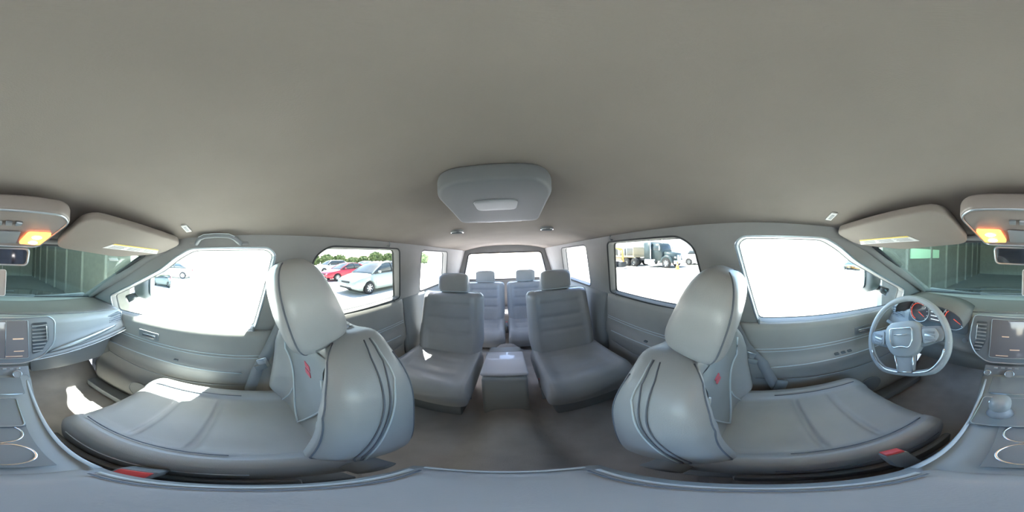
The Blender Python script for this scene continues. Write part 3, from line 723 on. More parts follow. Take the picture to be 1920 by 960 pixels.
# ================================================================== OVERHEAD
def visor(s, label):
    P4 = [Vector((s * .195, .335, 1.262)), Vector((s * .585, .275, 1.232)), Vector((s * .612, .395, 1.197)), Vector((s * .46, .515, 1.187)), Vector((s * .19, .535, 1.200))]
    t = thing('sun_visor', label, 'sun visor', P4[0], 'sun visors')
    # local frame of the flap
    o = P4[0]; ex = (P4[1] - P4[0]).normalized(); n_ = ex.cross(P4[4] - P4[0]).normalized(); ey = n_.cross(ex)
    if n_.z > 0: n_ = -n_
    loop = [((p - o).dot(ex), (p - o).dot(ey)) for p in P4]
    f = plate('flap', rounded(loop, .045), [], .016, lambda a, b, d: o + ex * a + ey * b + n_ * d, HEADLINER, t, .005)
    def on(a, b, d=.0135): return o + ex * a + ey * b + n_ * d
    yk = 1 if ey.y > 0 else -1
    L = [(.150, yk * .108), (.352, yk * .088), (.388, yk * .130), (.128, yk * .156)]
    def patch(nm, q, m, par, d):
        V = [on(a, b, d) for a, b in q]; V2 = [p_ - n_ * .0012 for p_ in V]
        return obj(nm, V + V2, [(0, 1, 2, 3), (7, 6, 5, 4), (0, 4, 5, 1), (1, 5, 6, 2), (2, 6, 7, 3), (3, 7, 4, 0)], m, par, False)
    lb = patch('warning_label', L, WHITEP, f, .0145)
    mix = lambda a, b, t_: (a[0] + (b[0] - a[0]) * t_, a[1] + (b[1] - a[1]) * t_)
    patch('label_header', [L[0], L[1], mix(L[1], L[2], .18), mix(L[0], L[3], .18)], YELLOW, lb, .0152)
    for r_ in range(4):
        for (c0, c1) in ((.06, .30), (.36, .62), (.68, .92)):
            t0, t1 = .34 + r_ * .15, .38 + r_ * .15
            p = lambda c, tt: mix(mix(L[0], L[1], c), mix(L[3], L[2], c), tt)
            patch('print_line', [p(c0, t0), p(c1 - .03 * (r_ % 2), t0), p(c1 - .03 * (r_ % 2), t1), p(c0, t1)], PRINT, lb, .0152)
    tube('hinge_rod', [on(.03, yk * .205, -.004), on(.34, yk * .20, -.004)], .005, MIDG, t, 8)
    cyl('pivot', P4[2] + Vector((0, -.01, .03)), P4[2] + Vector((0, -.01, -.004)), .010, MIDG, t, 14)
    box('visor_clip', on(.025, yk * .205, -.002), (.022, .018, .022), DARK, t, bev=.004)
    return t
visor(1, 'folded-up passenger sun visor with a white warning label, above the windscreen')
visor(-1, "folded-up driver's sun visor with a white warning label, above the windscreen")
# small airbag tags on the headliner
def onceil(x, y):
    u = x / .652 / 2 + .5; best = min((abs(ceilf(u, k / 800).y - y), k) for k in range(800)); return ceilf(u, best[1] / 800)
for s, lab in ((1, 'small white framed tag on the headliner beside the passenger visor'), (-1, "small white framed tag on the headliner beside the driver's visor")):
    p = onceil(s * .520, .225); t = thing('headliner_tag', lab, 'tag', p, 'headliner tags')
    rot = ry(s * 14) @ rx(-4)
    box('tag_plate', p + Vector((0, 0, -.004)), (.055, .022, .004), WHITEP, t, rot, bev=.0015)
    box('tag_window', p + Vector((0, 0, -.0065)), (.032, .009, .002), MIDG, t, rot, bev=0)
# overhead console with the two warm lamps
oc = thing('overhead_console', 'dark overhead console with two glowing orange map lamps, above the rear-view mirror', 'overhead console', (0, .45, 1.25))
OL = [(-.155, .36), (-.125, .325), (.125, .325), (.155, .36), (.135, .575), (-.135, .575)]
OR = lambda a, b, d: (a, b, 1.262 - (b - .325) * .235 + d)
plate('housing', rounded(OL, .03), [], .022, OR, mat('brown_grey_plastic', (.27, .235, .215), .4), oc, .006)
tube('housing_edge', [OR(a, b, -.0165) for a, b in rounded(OL, .03)], .003, SILVER, oc, 8, True)
for s in (1, -1):
    q = [(s * .072, .435), (s * .135, .43), (s * .128, .525), (s * .060, .520)]
    lens = plate('map_lamp', rounded(q if s > 0 else q[::-1], .008), [], .008, lambda a, b, d: OR(a, b, -.019 + d), LAMP, oc, .002)
    for yy in (.455, .503):
        superell('bulb', Vector(OR(s * .100, yy, -.024)), (.016, .010, .006), rz(0), LAMPHOT, lens, 1, 1, 16, 8)
box('sunglasses_door', OR(0, .48, -.020), (.10, .10, .006), DARK, oc, rx(-13), bev=.004)
for i in range(4): box('console_button', OR(-.036 + .024 * i, .382, -.020), (.016, .020, .006), SILVER if i % 2 else DARK, oc, rx(-13), bev=.002)
# rear-view mirror
MC = Vector((.000, .600, 1.152))
rm = thing('rear_view_mirror', 'rectangular rear-view mirror below the orange lamps on the windscreen', 'mirror', MC)
MR = rz(-4) @ rx(8)
mf = rounded([(-.108, .028), (.108, .028), (.102, -.032), (-.102, -.032)], .016)
plate('mirror_housing', mf, [], .022, lambda a, b, d: MC + MR @ Vector((a, .008 + d, b)), DARK, rm, .005)
plate('mirror_pane', [(a * .94, b * .88) for a, b in mf], [], .002, lambda a, b, d: MC + MR @ Vector((a, -.0095 + d, b)), mat('dim_mirror', (.35, .36, .37), .06, metal=1), rm)
tube('mirror_rim', [MC + MR @ Vector((a, -.009, b)) for a, b in mf], .0022, SILVER, rm, 6, True)
tube('mirror_stem', [MC + Vector((0, .02, .01)), MC + Vector((0, .045, .03)), MC + Vector((0, .055, .06))], .009, DARK, rm, 10)
tube('sensor_cable', [MC + Vector((.098, .01, .03)), MC + Vector((.10, .012, .06)), MC + Vector((.10, -.005, .09))], .0025, MIDG, rm, 6)
# hang tag
ht = thing('hanging_tag', 'narrow clear hanging tag dangling below the rear-view mirror', 'hanging tag', (.012, .598, 1.10))
hl = rounded([(-.014, 0), (.014, 0), (.013, -.098), (-.013, -.098)], .009)
plate('tag_card', hl, [], .0016, lambda a, b, d: (.012 + a, .598 + d, 1.100 + b), MIDG, ht)
tube('tag_edge', [(.012 + a, .596, 1.100 + b) for a, b in hl], .0015, PIPING, ht, 6, True)
tube('tag_string', [(.012, .598, 1.100), (.012, .600, 1.118)], .001, DARK, ht, 5)
# sticker on the windscreen
p0 = wsf(.90, .10)
st = box('windscreen_sticker', p0 + Vector((0, -.004, -.006)), (.046, .003, .020), WHITEP, None, rz(-18) @ rx(-55), bev=.0008)
tag(st, 'small white sticker on the windscreen below the passenger visor', 'sticker')
# passenger grab handle
gh = thing('grab_handle', 'curved grab handle on the roof rail above the passenger window', 'grab handle', (.64, .12, 1.235))
hp = [(.632, .222, 1.222), (.612, .214, 1.226), (.590, .198, 1.238), (.582, .175, 1.246), (.580, .125, 1.248), (.582, .080, 1.246), (.590, .060, 1.238), (.612, .044, 1.226), (.632, .036, 1.222)]
tube('grip', hp, [.012, .010, .009, .009, .009, .009, .009, .010, .012], DARK, gh, 12)
tube('grip_highlight', [Vector(p) + Vector((-.007, 0, .006)) for p in hp], .0022, PIPING, gh, 6)  # pale strip paints the highlight along the grip's upper edge
for y in (.232, .026): box('handle_mount', (.632, y, 1.222), (.028, .042, .02), PILLAR, gh, ry(25), bev=.006)
# coat hooks over the rear doors
for s, lab in ((1, 'dark coat hook on the roof rail above the silver car window'), (-1, 'dark coat hook on the roof rail above the truck window')):
    h = thing('coat_hook', lab, 'hook', (s * .62, -.72 if s > 0 else -.78, 1.262), 'coat hooks'); y = h.location.y
    tube('hook', [(s * .618, y, 1.268), (s * .604, y, 1.256), (s * .598, y, 1.238), (s * .606, y, 1.226), (s * .618, y, 1.230)], .0045, DARK, h, 8)
    box('hook_plate', (s * .618, y, 1.268), (.016, .030, .014), DARK, h, bev=.003)
# rear overhead panel and roof vents
ro = thing('rear_roof_panel', 'dark rounded panel on the headliner behind the front seats', 'roof panel', (0, -.5, 1.31))
plate('panel_shell', rounded([(-.08, -.265), (.08, -.265), (.108, -.31), (.135, -.60), (-.135, -.60), (-.108, -.31)], .04), [], .022, lambda a, b, d: (a, b, 1.300 + d), mat('roof_panel_plastic', (.20, .21, .225), .6), ro, .008)
tube('panel_trim', [(-.11, -.597, 1.284), (-.04, -.603, 1.283), (.04, -.603, 1.283), (.11, -.597, 1.284)], .003, CHROME, ro, 6)
box('panel_latch', (0, -.58, 1.286), (.05, .015, .006), DARK, ro, bev=.002)
plate('dome_lens', rounded([(-.05, -.36), (.05, -.36), (.05, -.44), (-.05, -.44)], .02), [], .006, lambda a, b, d: (a, b, 1.284 + d), MIDG, ro, .002)
for s, lab in ((1, 'round roof air vent on the headliner, silver car side'), (-1, 'round roof air vent on the headliner, truck side')):
    c = onceil(s * .26, -.92); t = thing('roof_vent', lab, 'air vent', c, 'roof air vents')
    cyl('vent_body', c + Vector((0, 0, .004)), c + Vector((0, 0, -.012)), .036, MIDG, t, 24)
    tube('vent_ring', [c + Vector((.036 * cos(a), .036 * sin(a), -.012)) for a in [2 * pi * i / 24 for i in range(24)]], .003, CHROME, t, 6, True)
    for q in range(3): box('slat', c + Vector((0, -.014 + .014 * q, -.014)), (.058, .003, .006), DARK, t, rx(30), bev=0)

# ================================================================== OUTSIDE: own body, ground, cars, truck, building, trees
GZ = -.50
PAINT = mat('own_black_paint', (.05, .055, .06), .25, coat=.6)
ow = thing('vehicle_exterior', 'dark painted hood and door mirrors outside the windscreen and front windows', 'vehicle', (0, 1.9, GZ))
hr_ = []
for y, zt, hw in ((1.31, .785, .78), (1.45, .775, .84), (1.9, .74, .86), (2.35, .68, .84), (2.62, .58, .78), (2.70, .40, .74)):
    hr_.append([Vector((-hw - .05, y, GZ + .35)), Vector((-hw - .05, y, zt - .16)), Vector((-hw, y, zt - .06)), Vector((-hw * .6, y, zt)), Vector((0, y, zt + .02)), Vector((hw * .6, y, zt)), Vector((hw, y, zt - .06)), Vector((hw + .05, y, zt - .16)), Vector((hw + .05, y, GZ + .35))])
loft('hood', hr_, PAINT, ow)
for s in (1, -1):
    c = Vector((s * .965, .66, .985))
    m_ = superell('door_mirror', c, (.145, .075, .115), rz(-s * 12), mat('mirror_housing_grey', (.22, .235, .24), .4), ow, .6, .5, 28, 16)
    superell('mirror_pane', c + Vector((-s * .012, -.068, 0)), (.112, .012, .084), rz(-s * 12), mat('outer_mirror', (.22, .24, .25), .05, metal=1), m_, .5, .4, 24, 10)
    tube('mirror_arm', [(s * .80, .76, .875), (s * .88, .73, .90)], .028, PAINT, ow, 10)
    # outer skin below the glass
    box('outer_skin', (s * .86, -.75, .15), (.06, 3.9, 1.0), PAINT, ow, bev=.02)
box('roof_skin', (0, -1.0, 1.40), (1.34, 3.0, .03), PAINT, ow, bev=.01)
box('underbody', (0, -.6, -.06), (1.6, 4.0, .06), RUBBER, ow, bev=0)
tube('wiper', [(.15, 1.33, .86), (-.1, 1.30, .875), (-.5, 1.20, .865)], .006, RUBBER, ow, 6)

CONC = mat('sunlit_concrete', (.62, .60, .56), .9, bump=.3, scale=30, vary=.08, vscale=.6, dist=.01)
def gf(u, v): return ((u - .5) * 2400, (v - .5) * 2400, GZ + .0)
g = surf('ground', gf, 8, 8, CONC, None, .05, (0, 0, -1)); structure(g)
# painted bay lines on the ground
WL = mat('line_paint', (.85, .84, .78), .8)
for i in range(8):
    t_ = box('parking_line', (7.8, -14 + i * 3.0, GZ + .004), (4.8, .10, .006), WL, None, bev=0)
    t_['kind'] = 'structure'; t_.name = 'floor_line' if i == 0 else t_.name

TYRE = mat('tyre', (.04, .04, .042), .85); RIM = mat('alloy_rim', (.62, .63, .64), .3, metal=.7); CGLASS = mat('car_window_dark', (.06, .08, .09), .08, coat=.5)
LAMPC = mat('headlamp_lens', (.55, .58, .6), .1, coat=.5); TAIL = mat('tail_lens', (.5, .03, .03), .2)
def wheel(parent, c, r, wd, side):
    c = Vector(c)
    pr = [(r * .62, -wd / 2), (r * .93, -wd / 2), (r, -wd * .35), (r, wd * .35), (r * .93, wd / 2), (r * .62, wd / 2)]
    n = 28; V = []; F = []
    for (rr, x) in pr: V += [c + Vector((x, rr * cos(2 * pi * k / n), rr * sin(2 * pi * k / n))) for k in range(n)]
    for j in range(5):
        for k in range(n): F.append((j * n + k, j * n + (k + 1) % n, (j + 1) * n + (k + 1) % n, (j + 1) * n + k))
    w_ = obj('wheel', V, F, TYRE, parent)
    cyl('rim', c + Vector((side * wd * .10, 0, 0)), c + Vector((side * wd * .16, 0, 0)), r * .64, DARK, w_, 24)
    bm = bmesh.new()
    for k in range(7):
        a = 2 * pi * k / 7; addbox(bm, c + Vector((side * wd * .32, r * .33 * cos(a), r * .33 * sin(a))), (wd * .12, r * .60, r * .15), Matrix.Rotation(a, 3, 'X'), .004)
    bmo('spokes', bm, RIM, w_); 
    tube('rim_lip', [c + Vector((side * wd * .42, r * .63 * cos(2 * pi * k / n), r * .63 * sin(2 * pi * k / n))) for k in range(n)], r * .035, RIM, w_, 6, True)
    cyl('hub_cap', c + Vector((side * wd * .28, 0, 0)), c + Vector((side * wd * .42, 0, 0)), r * .13, RIM, w_, 14)
    return w_
CARTYPES = {
 # y along length from nose (0) to tail; (y, z_deck), roof: (y, z)
 'sedan': dict(L=4.45, W=1.76, deck=[(0, .55), (.04, .66), (.25, .76), (.9, .90), (1.25, .96), (2.2, .98), (3.5, 1.0), (4.2, .98), (4.38, .90), (4.45, .62)], roof=[(1.15, .95), (1.95, 1.38), (2.4, 1.46), (3.1, 1.43), (3.95, 1.02)], wh=(.88, 3.5), wr=.31),
 'hatch': dict(L=4.25, W=1.75, deck=[(0, .55), (.04, .68), (.25, .80), (.85, .95), (1.15, 1.0), (2.2, 1.02), (3.5, 1.04), (4.05, 1.02), (4.2, .95), (4.25, .62)], roof=[(1.0, .98), (1.75, 1.42), (2.3, 1.53), (3.2, 1.50), (4.02, 1.05)], wh=(.84, 3.4), wr=.31),
 'suv': dict(L=4.7, W=1.85, deck=[(0, .6), (.04, .85), (.2, 1.0), (1.1, 1.1), (1.3, 1.14), (2.2, 1.15), (3.5, 1.16), (4.5, 1.15), (4.65, 1.05), (4.7, .7)], roof=[(1.25, 1.12), (1.9, 1.62), (2.4, 1.72), (4.0, 1.70), (4.6, 1.18)], wh=(.9, 3.7), wr=.36),
 'pickup': dict(L=5.6, W=1.95, deck=[(0, .65), (.04, .95), (.2, 1.08), (1.35, 1.18), (1.5, 1.2), (2.2, 1.22), (3.5, 1.22), (5.4, 1.22), (5.55, 1.18), (5.6, .75)], roof=[(1.45, 1.19), (2.05, 1.72), (2.5, 1.82), (3.3, 1.80), (3.65, 1.24)], wh=(.98, 4.5), wr=.39),
}
def interp(tb, y):
    if y <= tb[0][0]: return tb[0][1]
    for (a, b), (c, d) in zip(tb, tb[1:]):
        if y <= c: return lerp(b, d, (y - a) / (c - a))
    return tb[-1][1]
def car(name, label, kind, paint, nose, heading=0, grp=None, detail=True):
    """nose = world x,y of the nose centre; the car runs towards -y when heading = 0"""
    T = CARTYPES[kind]; L, Wd = T['L'], T['W']; hw = Wd / 2
    root = thing(name, label, 'truck' if kind == 'pickup' else 'car', (0, 0, 0), grp)
    m = mat('paint_' + '_'.join('%02d' % int(c * 99) for c in paint), paint, .28, coat=.7, metal=.1)
    rings = []
    N = 60
    for i in range(N + 1):
        t = i / N; y = L * t; zd = interp(T['deck'], y); e = min(y, L - y); k = min(1, (e / .55)) ** .5 if e > 0 else 0; w_ = hw * (.80 + .20 * k)
        zb = .22 + .12 * (1 - min(1, e / .3))
        r = []
        arch = 0
        for wy in T['wh']:
            dd = abs(y - wy); 
            if dd < T['wr'] + .06: arch = max(arch, sqrt((T['wr'] + .06) ** 2 - dd ** 2) + T['wr'])
        za = max(zb, arch)
        for s in (1, -1):
            col = [(w_ * .62, zb), (w_ * .96, za), (w_, max(za, .42)), (w_ * 1.0, max(za, .60)), (w_ * .985, lerp(.6, zd, .7)), (w_ * .93, zd - .015), (w_ * .55, zd + .012)]
            if za > zd - .06: col[1] = (w_ * .97, zd - .1)
            seq = col if s > 0 else col[::-1]
            r += [Vector((s * x, -y, z)) for x, z in seq]
        rings.append(r)
    body = loft('body', rings, m, root)
    # greenhouse
    ys = [T['roof'][0][0] + (T['roof'][-1][0] - T['roof'][0][0]) * i / 24 for i in range(25)]
    gl = []
    for y in ys:
        zr = interp(T['roof'], y); zd = interp(T['deck'], y) - .02; f = max(0, min(1, (zr - zd) / .45))
        wb = hw * .94; wt = lerp(wb, hw * .70, f)
        gl.append([Vector((wb, -y, zd)), Vector((lerp(wb, wt, .8), -y, lerp(zd, zr, .85))), Vector((wt * .9, -y, zr - .004)), Vector((0, -y, zr + .015)), Vector((-wt * .9, -y, zr - .004)), Vector((-lerp(wb, wt, .8), -y, lerp(zd, zr, .85))), Vector((-wb, -y, zd))])
    gh_ = loft('window_glass', gl, CGLASS, root)
    # roof skin and pillars
    y0, y1 = T['roof'][1][0] + .1, T['roof'][3][0] + .12
    rf = [[Vector((lerp(-1, 1, q / 8) * hw * .715, -y, interp(T['roof'], y) + .028 - .045 * abs(lerp(-1, 1, q / 8)) ** 3)) for q in range(9)] + [Vector((lerp(1, -1, q / 8) * hw * .70, -y, interp(T['roof'], y) - .03)) for q in range(9)] for y in [lerp(y0, y1, i / 10) for i in range(11)]]
    loft('roof', rf, m, root)
    for s in (1, -1):
        def gp(y, f): 
            zr = interp(T['roof'], y); zd = interp(T['deck'], y) - .02; ff = max(0, min(1, (zr - zd) / .45)); wb = hw * .94; wt = lerp(wb, hw * .72, ff)
            return Vector((s * (lerp(wb, wt, f) + .004), -y, lerp(zd, zr, f)))
        tube('pillar', [gp(T['roof'][0][0] + .02, .9), gp(lerp(T['roof'][0][0], y0, .5), .9), gp(y0, .92)], .028, m, root, 8)
        tube('pillar', [gp(y1, .92), gp(lerp(y1, T['roof'][-1][0], .5), .9), gp(T['roof'][-1][0] - .03, .9)], .045, m, root, 8)
        ym = lerp(T['roof'][0][0], T['roof'][-1][0], .52); tube('pillar', [gp(ym, .0), gp(ym, .95)], .03, RUBBER, root, 8)
        tube('belt_line', [gp(y, .02) + Vector((s * .006, 0, .0)) for y in [lerp(T['roof'][0][0] + .2, T['roof'][-1][0] - .1, i / 12) for i in range(13)]], .010, RUBBER, root, 6)
        for yd in (T['roof'][0][0] + .25, ym, T['wh'][1] - .38): tube('door_seam', [(s * hw * 1.002, -yd, .34), (s * hw * 1.0, -yd, .62), (s * hw * .95, -yd, interp(T['deck'], yd) - .03)], .006, RUBBER, root, 5)
        for yd in (ym - .14, ym + .75): box('door_handle', (s * hw * .995, -yd, interp(T['deck'], yd) - .13), (.03, .14, .03), m, root, bev=.008)
        superell('mirror', (s * (hw + .08), -(T['roof'][0][0] + .42), interp(T['deck'], 1.4) + .06), (.09, .06, .06), rz(0), m, root, .7, .6, 16, 10)
        zl = interp(T['deck'], .12) - .10
        superell('headlamp', (s * hw * .68, -.14, zl), (.17, .11, .055), rz(-s * 24), LAMPC, root, .7, .6, 20, 10)
        superell('tail_lamp', (s * hw * .74, -L + .06, interp(T['deck'], L - .15) - .12), (.12, .07, .08), rz(0), TAIL, root, .6, .5, 16, 8)
        superell('fog_lamp', (s * hw * .66, -.055, .36), (.10, .04, .035), rz(-s * 14), RUBBER, root, .7, .6, 16, 8)
        for wy in T['wh']: wheel(root, (s * (hw - .11), -wy, T['wr']), T['wr'], .21, s)
    box('grille', (0, -.015, interp(T['deck'], .1) - .10), (hw * .75, .05, .09), RUBBER, root, bev=.01)
    box('lower_grille', (0, -.01, .34), (hw * 1.1, .05, .08), RUBBER, root, bev=.01)
    box('number_plate', (0, .02, .47), (.32, .012, .13), WHITEP, root, bev=.002)
    root.location = (nose[0], nose[1], GZ); root.rotation_euler = (0, 0, R(heading))
    return root
car('car', 'silver-green sedan parked nearest outside the rear passenger window', 'hatch', (.50, .56, .52), (6.62, -4.35), 0, 'parked cars')
car('car', 'red sedan parked behind the silver-green one', 'sedan', (.62, .05, .08), (12.0, -5.75), 0, 'parked cars')
car('car', 'dark grey car partly hidden behind the silver-green sedan roof', 'sedan', (.16, .17, .19), (15.2, -11.2), 0, 'parked cars')
car('car', 'white car beyond the red sedan, seen past its bonnet', 'suv', (.75, .76, .77), (19.5, -8.2), 0, 'parked cars')
car('car', 'white sedan outside the front passenger window', 'sedan', (.78, .78, .78), (14.5, 9.5), 0, 'parked cars')
car('car', 'pale silver car in the far row behind the silver-green sedan', 'hatch', (.62, .64, .66), (19.8, -14.5), 0, 'parked cars')
car('car', 'tan car at the rear end of the far row', 'sedan', (.60, .56, .48), (20.5, -20.5), 0, 'parked cars')

# semi truck
tk = thing('semi_truck', 'black semi truck with chrome tanks and tan flatbed trailer', 'truck', (0, 0, 0))
TB = mat('truck_black', (.06, .085, .09), .4, coat=.2); TAN = mat('trailer_tan', (.62, .52, .36), .6); ORANGE = mat('orange_paint', (.85, .42, .12), .5)
# local: nose at y=0, runs to -y; width x +-1.2
def cabring(y, zt, hw, zb=.55): return [Vector((-hw, y, zb)), Vector((-hw, y, zt - .12)), Vector((-hw * .8, y, zt)), Vector((hw * .8, y, zt)), Vector((hw, y, zt - .12)), Vector((hw, y, zb))]
loft('hood', [cabring(0.02, 1.25, .55), cabring(-.05, 1.45, .66), cabring(-.8, 1.58, .74), cabring(-1.45, 1.68, .82)], TB, tk)
loft('cab', [cabring(-1.40, 1.70, .98, .7), cabring(-1.62, 2.40, .98, .7), cabring(-1.75, 2.55, 1.0, .7), cabring(-2.75, 2.60, 1.0, .7)], TB, tk)
loft('sleeper', [cabring(-2.80, 2.62, 1.08, .7), cabring(-3.0, 2.72, 1.08, .7), cabring(-3.75, 2.72, 1.08, .7)], TB, tk)
for s in (1, -1):
    box('side_window', (s * .995, -2.15, 2.02), (.03, .75, .48), CGLASS, tk, bev=.01)
    box('cab_door_seam', (s * 1.0, -2.72, 1.55), (.02, .02, 1.5), RUBBER, tk, bev=0)
    fr = [Vector((s * .98, -.85 + .62 * cos(a), .52 + .62 * sin(a))) for a in [pi * i / 14 for i in range(15)]]
    tube('fender', fr, .16, TB, tk, 10)
    wheel(tk, (s * 1.0, -.85, .50), .50, .28, s)
    for y in (-5.3, -6.6): wheel(tk, (s * .95, y, .50), .50, .50, s)
    cyl('fuel_tank', (s * .95, -2.2, .62), (s * .95, -3.6, .62), .30, CHROME, tk, 24)
    tube('exhaust_stack', [(s * 1.12, -2.78, .9), (s * 1.12, -2.78, 3.0)], .075, CHROME, tk, 12)
    superell('headlamp', (s * .60, -.05, 1.05), (.14, .08, .10), rz(0), LAMPC, tk, .7, .7, 16, 8)
    tube('mirror_arm', [(s * 1.0, -1.6, 2.3), (s * 1.3, -1.5, 2.25), (s * 1.3, -1.5, 1.75)], .02, CHROME, tk, 6)
    box('mirror', (s * 1.3, -1.5, 2.0), (.16, .06, .40), CHROME, tk, bev=.02)
    box('chassis_rail', (s * .42, -5.0, .80), (.12, 5.6, .22), RUBBER, tk, bev=.01)
box('windscreen', (0, -1.52, 2.05), (1.75, .04, .52), CGLASS, tk, rx(18), bev=.01)
box('bumper', (0, .12, .60), (2.2, .14, .36), CHROME, tk, bev=.03)
box('grille', (0, .045, 1.0), (.78, .05, .62), CHROME, tk, bev=.02)
box('trailer_bed', (0, -10.0, 1.15), (2.4, 9.5, .22), TAN, tk, bev=.02)
box('trailer_skirt', (0, -9.6, .82), (2.3, 4.2, .40), TAN, tk, bev=.02)
for s in (1, -1):
    for y in (-12.6, -13.8): wheel(tk, (s * .95, y, .50), .50, .50, s)
box('trailer_headboard', (0, -5.4, 1.75), (2.3, .10, 1.0), TAN, tk, bev=.02)
tk.location = (-14.6, -8.2, GZ); 
for i, (y, h, m_, nm, lb) in enumerate(((-19.5, .9, MIDG, 'steel_crate', 'grey crate strapped on the trailer just behind the headboard'), (-22.5, 1.05, TAN, 'timber_crate', 'tan crate on the rear half of the trailer bed'))):
    t = thing(nm, lb, 'crate', (-14.6, y + 3.5, GZ + 1.26))
    box('crate_box', (-14.6, y + 3.5, GZ + 1.27 + h / 2), (1.9, 2.2, h), m_, t, bev=.03)
    for q in (-.8, 0, .8): box('crate_batten', (-13.63, y + 3.5 + q, GZ + 1.26 + h / 2), (.05, .10, h * .96), RUBBER if i == 0 else TAN, t, bev=.005)
# orange digger left of the truck
dg = thing('excavator', 'small orange and yellow excavator standing behind the trailer end', 'excavator', (-11.5, -16.5, GZ))
D0 = Vector((-11.2, -15.6, GZ))
for s in (1, -1):
    box('track', D0 + Vector((s * .8, 0, .35)), (.40, 2.6, .60), RUBBER, dg, bev=.20, seg=4)
box('house', D0 + Vector((0, -.3, 1.10)), (1.6, 1.9, .80), ORANGE, dg, bev=.10, seg=3)
box('cab', D0 + Vector((-.4, .25, 1.85)), (.80, 1.0, .95), CGLASS, dg, bev=.06)
tube('boom', [D0 + Vector((.25, .7, 1.3)), D0 + Vector((.25, 1.7, 2.3)), D0 + Vector((.25, 2.9, 1.9))], [.16, .16, .12], ORANGE, dg, 8)
tube('arm', [D0 + Vector((.25, 2.9, 1.9)), D0 + Vector((.25, 3.1, .7))], [.12, .08], ORANGE, dg, 8)
box('bucket', D0 + Vector((.25, 2.95, .45)), (.7, .5, .5), RUBBER, dg, bev=.08)
# traffic cone by the truck nose
cn = thing('traffic_cone', 'orange traffic cone on the ground in front of the black truck', 'cone', (-12.9, -7.4, GZ))
for nm, a, b, r1, r2, m_ in (('cone_base', 0, .05, .26, .26, ORANGE), ('cone_body', .05, .75, .18, .03, ORANGE), ('reflective_band', .35, .48, .112, .088, WHITEP)):
    _cyl(nm, Vector((-12.9, -7.4, GZ + a)), Vector((-12.9, -7.4, GZ + b)), r1 + (.002 if nm[0] == 'r' else 0), m_, cn, 20, r2 + (.002 if nm[0] == 'r' else 0))
car('pickup_truck', 'white pickup beyond the orange cone in front of the black truck', 'pickup', (.78, .79, .80), (-18.5, -4.0), 0, 'parked cars')
car('pickup_truck', 'silver pickup furthest behind the white pickup', 'pickup', (.58, .60, .62), (-24.5, -8.0), 0, 'parked cars')
car('car', 'white van-like SUV behind the truck trailer', 'suv', (.74, .74, .74), (-20.5, -14.5), 0, 'parked cars')

# pale warehouse beyond the truck
WH = mat('pale_metal_wall', (.66, .66, .64), .7, vary=.04)
wh = thing('warehouse', 'pale metal warehouse behind the black truck', 'building', (-42, -22, GZ))
box('wall', (-42, -24, GZ + 2.6), (12, 44, 5.2), WH, wh, bev=0)
box('roof', (-42, -24, GZ + 5.35), (13, 45, .3), mat('roof_metal', (.55, .56, .58), .5, metal=.3), wh, bev=.02)
for i in range(7): 
    f_ = box('roller_door', (-35.95, -40 + i * 6, GZ + 1.9), (.12, 3.4, 3.6), mat('roller_grey', (.45, .47, .50), .6), wh, bev=.02)
    for q in range(5): box('door_slat', (-35.87, -40 + i * 6, GZ + .5 + q * .7), (.06, 3.3, .05), MIDG, f_, bev=0)
# open shaded bay ahead of the windscreen
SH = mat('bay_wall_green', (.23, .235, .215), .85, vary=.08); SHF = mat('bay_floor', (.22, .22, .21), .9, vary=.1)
bay = thing('carport', 'dark green-grey canopy and open vehicle bay over and ahead of the windscreen', 'building', (0, 10, GZ))
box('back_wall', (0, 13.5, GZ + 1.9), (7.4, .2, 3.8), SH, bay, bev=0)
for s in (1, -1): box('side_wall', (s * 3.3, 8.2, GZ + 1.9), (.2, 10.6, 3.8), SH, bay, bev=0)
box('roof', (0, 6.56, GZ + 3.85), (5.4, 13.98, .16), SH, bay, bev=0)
box('roof', (0, 8.8, GZ + 3.99), (7.6, 9.6, .12), SH, bay, bev=0)
for i in range(9): box('roof_beam', (0, -.2 + i * 1.6, GZ + 3.68), (5.0, .14, .18), SH, bay, bev=.01)
for i in range(7): box('wall_rib', (-3.3 + i * 1.1, 13.36, GZ + 1.9), (.10, .10, 3.7), SH, bay, bev=.01)
for i in range(7):
    for s in (1, -1): box('wall_rib', (s * 3.16, 3.9 + i * 1.4, GZ + 1.9), (.10, .10, 3.7), SH, bay, bev=.01)
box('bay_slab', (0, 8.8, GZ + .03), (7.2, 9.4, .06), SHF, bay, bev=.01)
box('daylight_panel', (-3.17, 5.0, GZ + 1.62), (.05, 1.9, .33), mat('daylight_panel', (.45, .70, .52), .5, emit=.09), bay, bev=.01)  # panel glows by itself in place of daylight coming through
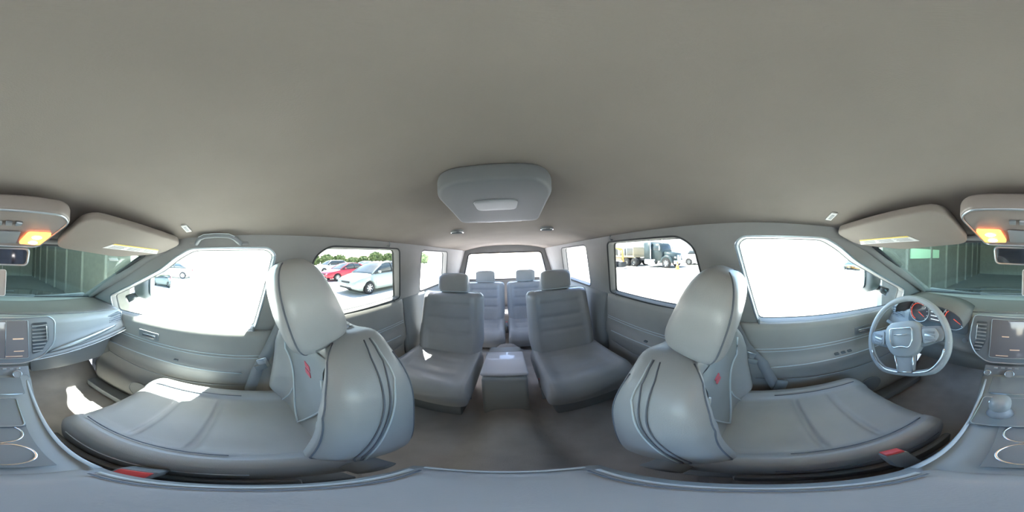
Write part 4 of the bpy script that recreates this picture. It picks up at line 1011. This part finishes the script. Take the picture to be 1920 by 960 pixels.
# trees
LEAF = mat('tree_leaves', (.17, .22, .09), .9, vary=.3, vscale=1.2); BARK = mat('bark', (.16, .12, .09), .9)
def tree(lab, x, y, h, r, grp, name='tree'):
    t = thing(name, lab, 'tree', (x, y, GZ), grp)
    tube('trunk', [(x, y, GZ), (x + .1, y, GZ + h * .4), (x, y, GZ + h * .7)], [.16, .12, .06], BARK, t, 8)
    V = []; F = []
    for i in range(220):
        a = random.uniform(0, 2 * pi); b = math.asin(random.uniform(-.7, 1)); q = random.uniform(.55, 1) * r
        c = Vector((x + q * cos(a) * cos(b), y + q * sin(a) * cos(b), GZ + h - r * .75 + q * .8 * sin(b))); sz = random.uniform(.18, .34) * r
        d1 = Vector((random.gauss(0, 1), random.gauss(0, 1), random.gauss(0, 1))).normalized(); d2 = d1.orthogonal().normalized(); d3 = d1.cross(d2)
        k = len(V); V += [c + d1 * sz * .4, c + d2 * sz, c + d3 * sz, c - d2 * sz, c - d3 * sz, c - d1 * sz * .4]
        F += [(k, k + 1, k + 2), (k, k + 2, k + 3), (k, k + 3, k + 4), (k, k + 4, k + 1), (k + 5, k + 2, k + 1), (k + 5, k + 3, k + 2), (k + 5, k + 4, k + 3), (k + 5, k + 1, k + 4)]
    obj('crown', V, F, LEAF, t, False, False)
    return t
TL = (('low hazy tree furthest to the left in the far tree line', 108, 44, 2.8, 1.8), ('hazy tree over the white car behind the red sedan', 112.5, 46, 3.1, 1.9), ('hazy tree over the bonnet of the red sedan', 117, 44, 3.2, 1.8), ('hazy tree over the roof of the red sedan', 121.5, 46, 3.2, 1.9),
 ('low shrubby tree in the dip between the two taller clumps', 126, 45, 2.4, 1.7), ('low tree over the dark grey car roof', 130, 46, 2.7, 1.7), ('tallest olive tree over the roof of the silver-green car', 134.2, 45, 3.7, 1.8), ('broad olive tree right of the tallest one, at the window edge', 138.6, 46, 3.4, 1.8),
 ('olive tree hidden partly by the rear pillar', 143.5, 45, 3.4, 1.9), ('olive tree seen through the small rear quarter window', 150, 46, 3.2, 2.1))
for lab, az, d, h, r in TL: tree(lab, d * sin(R(az)), d * cos(R(az)), h, r, 'trees beyond the car lot')
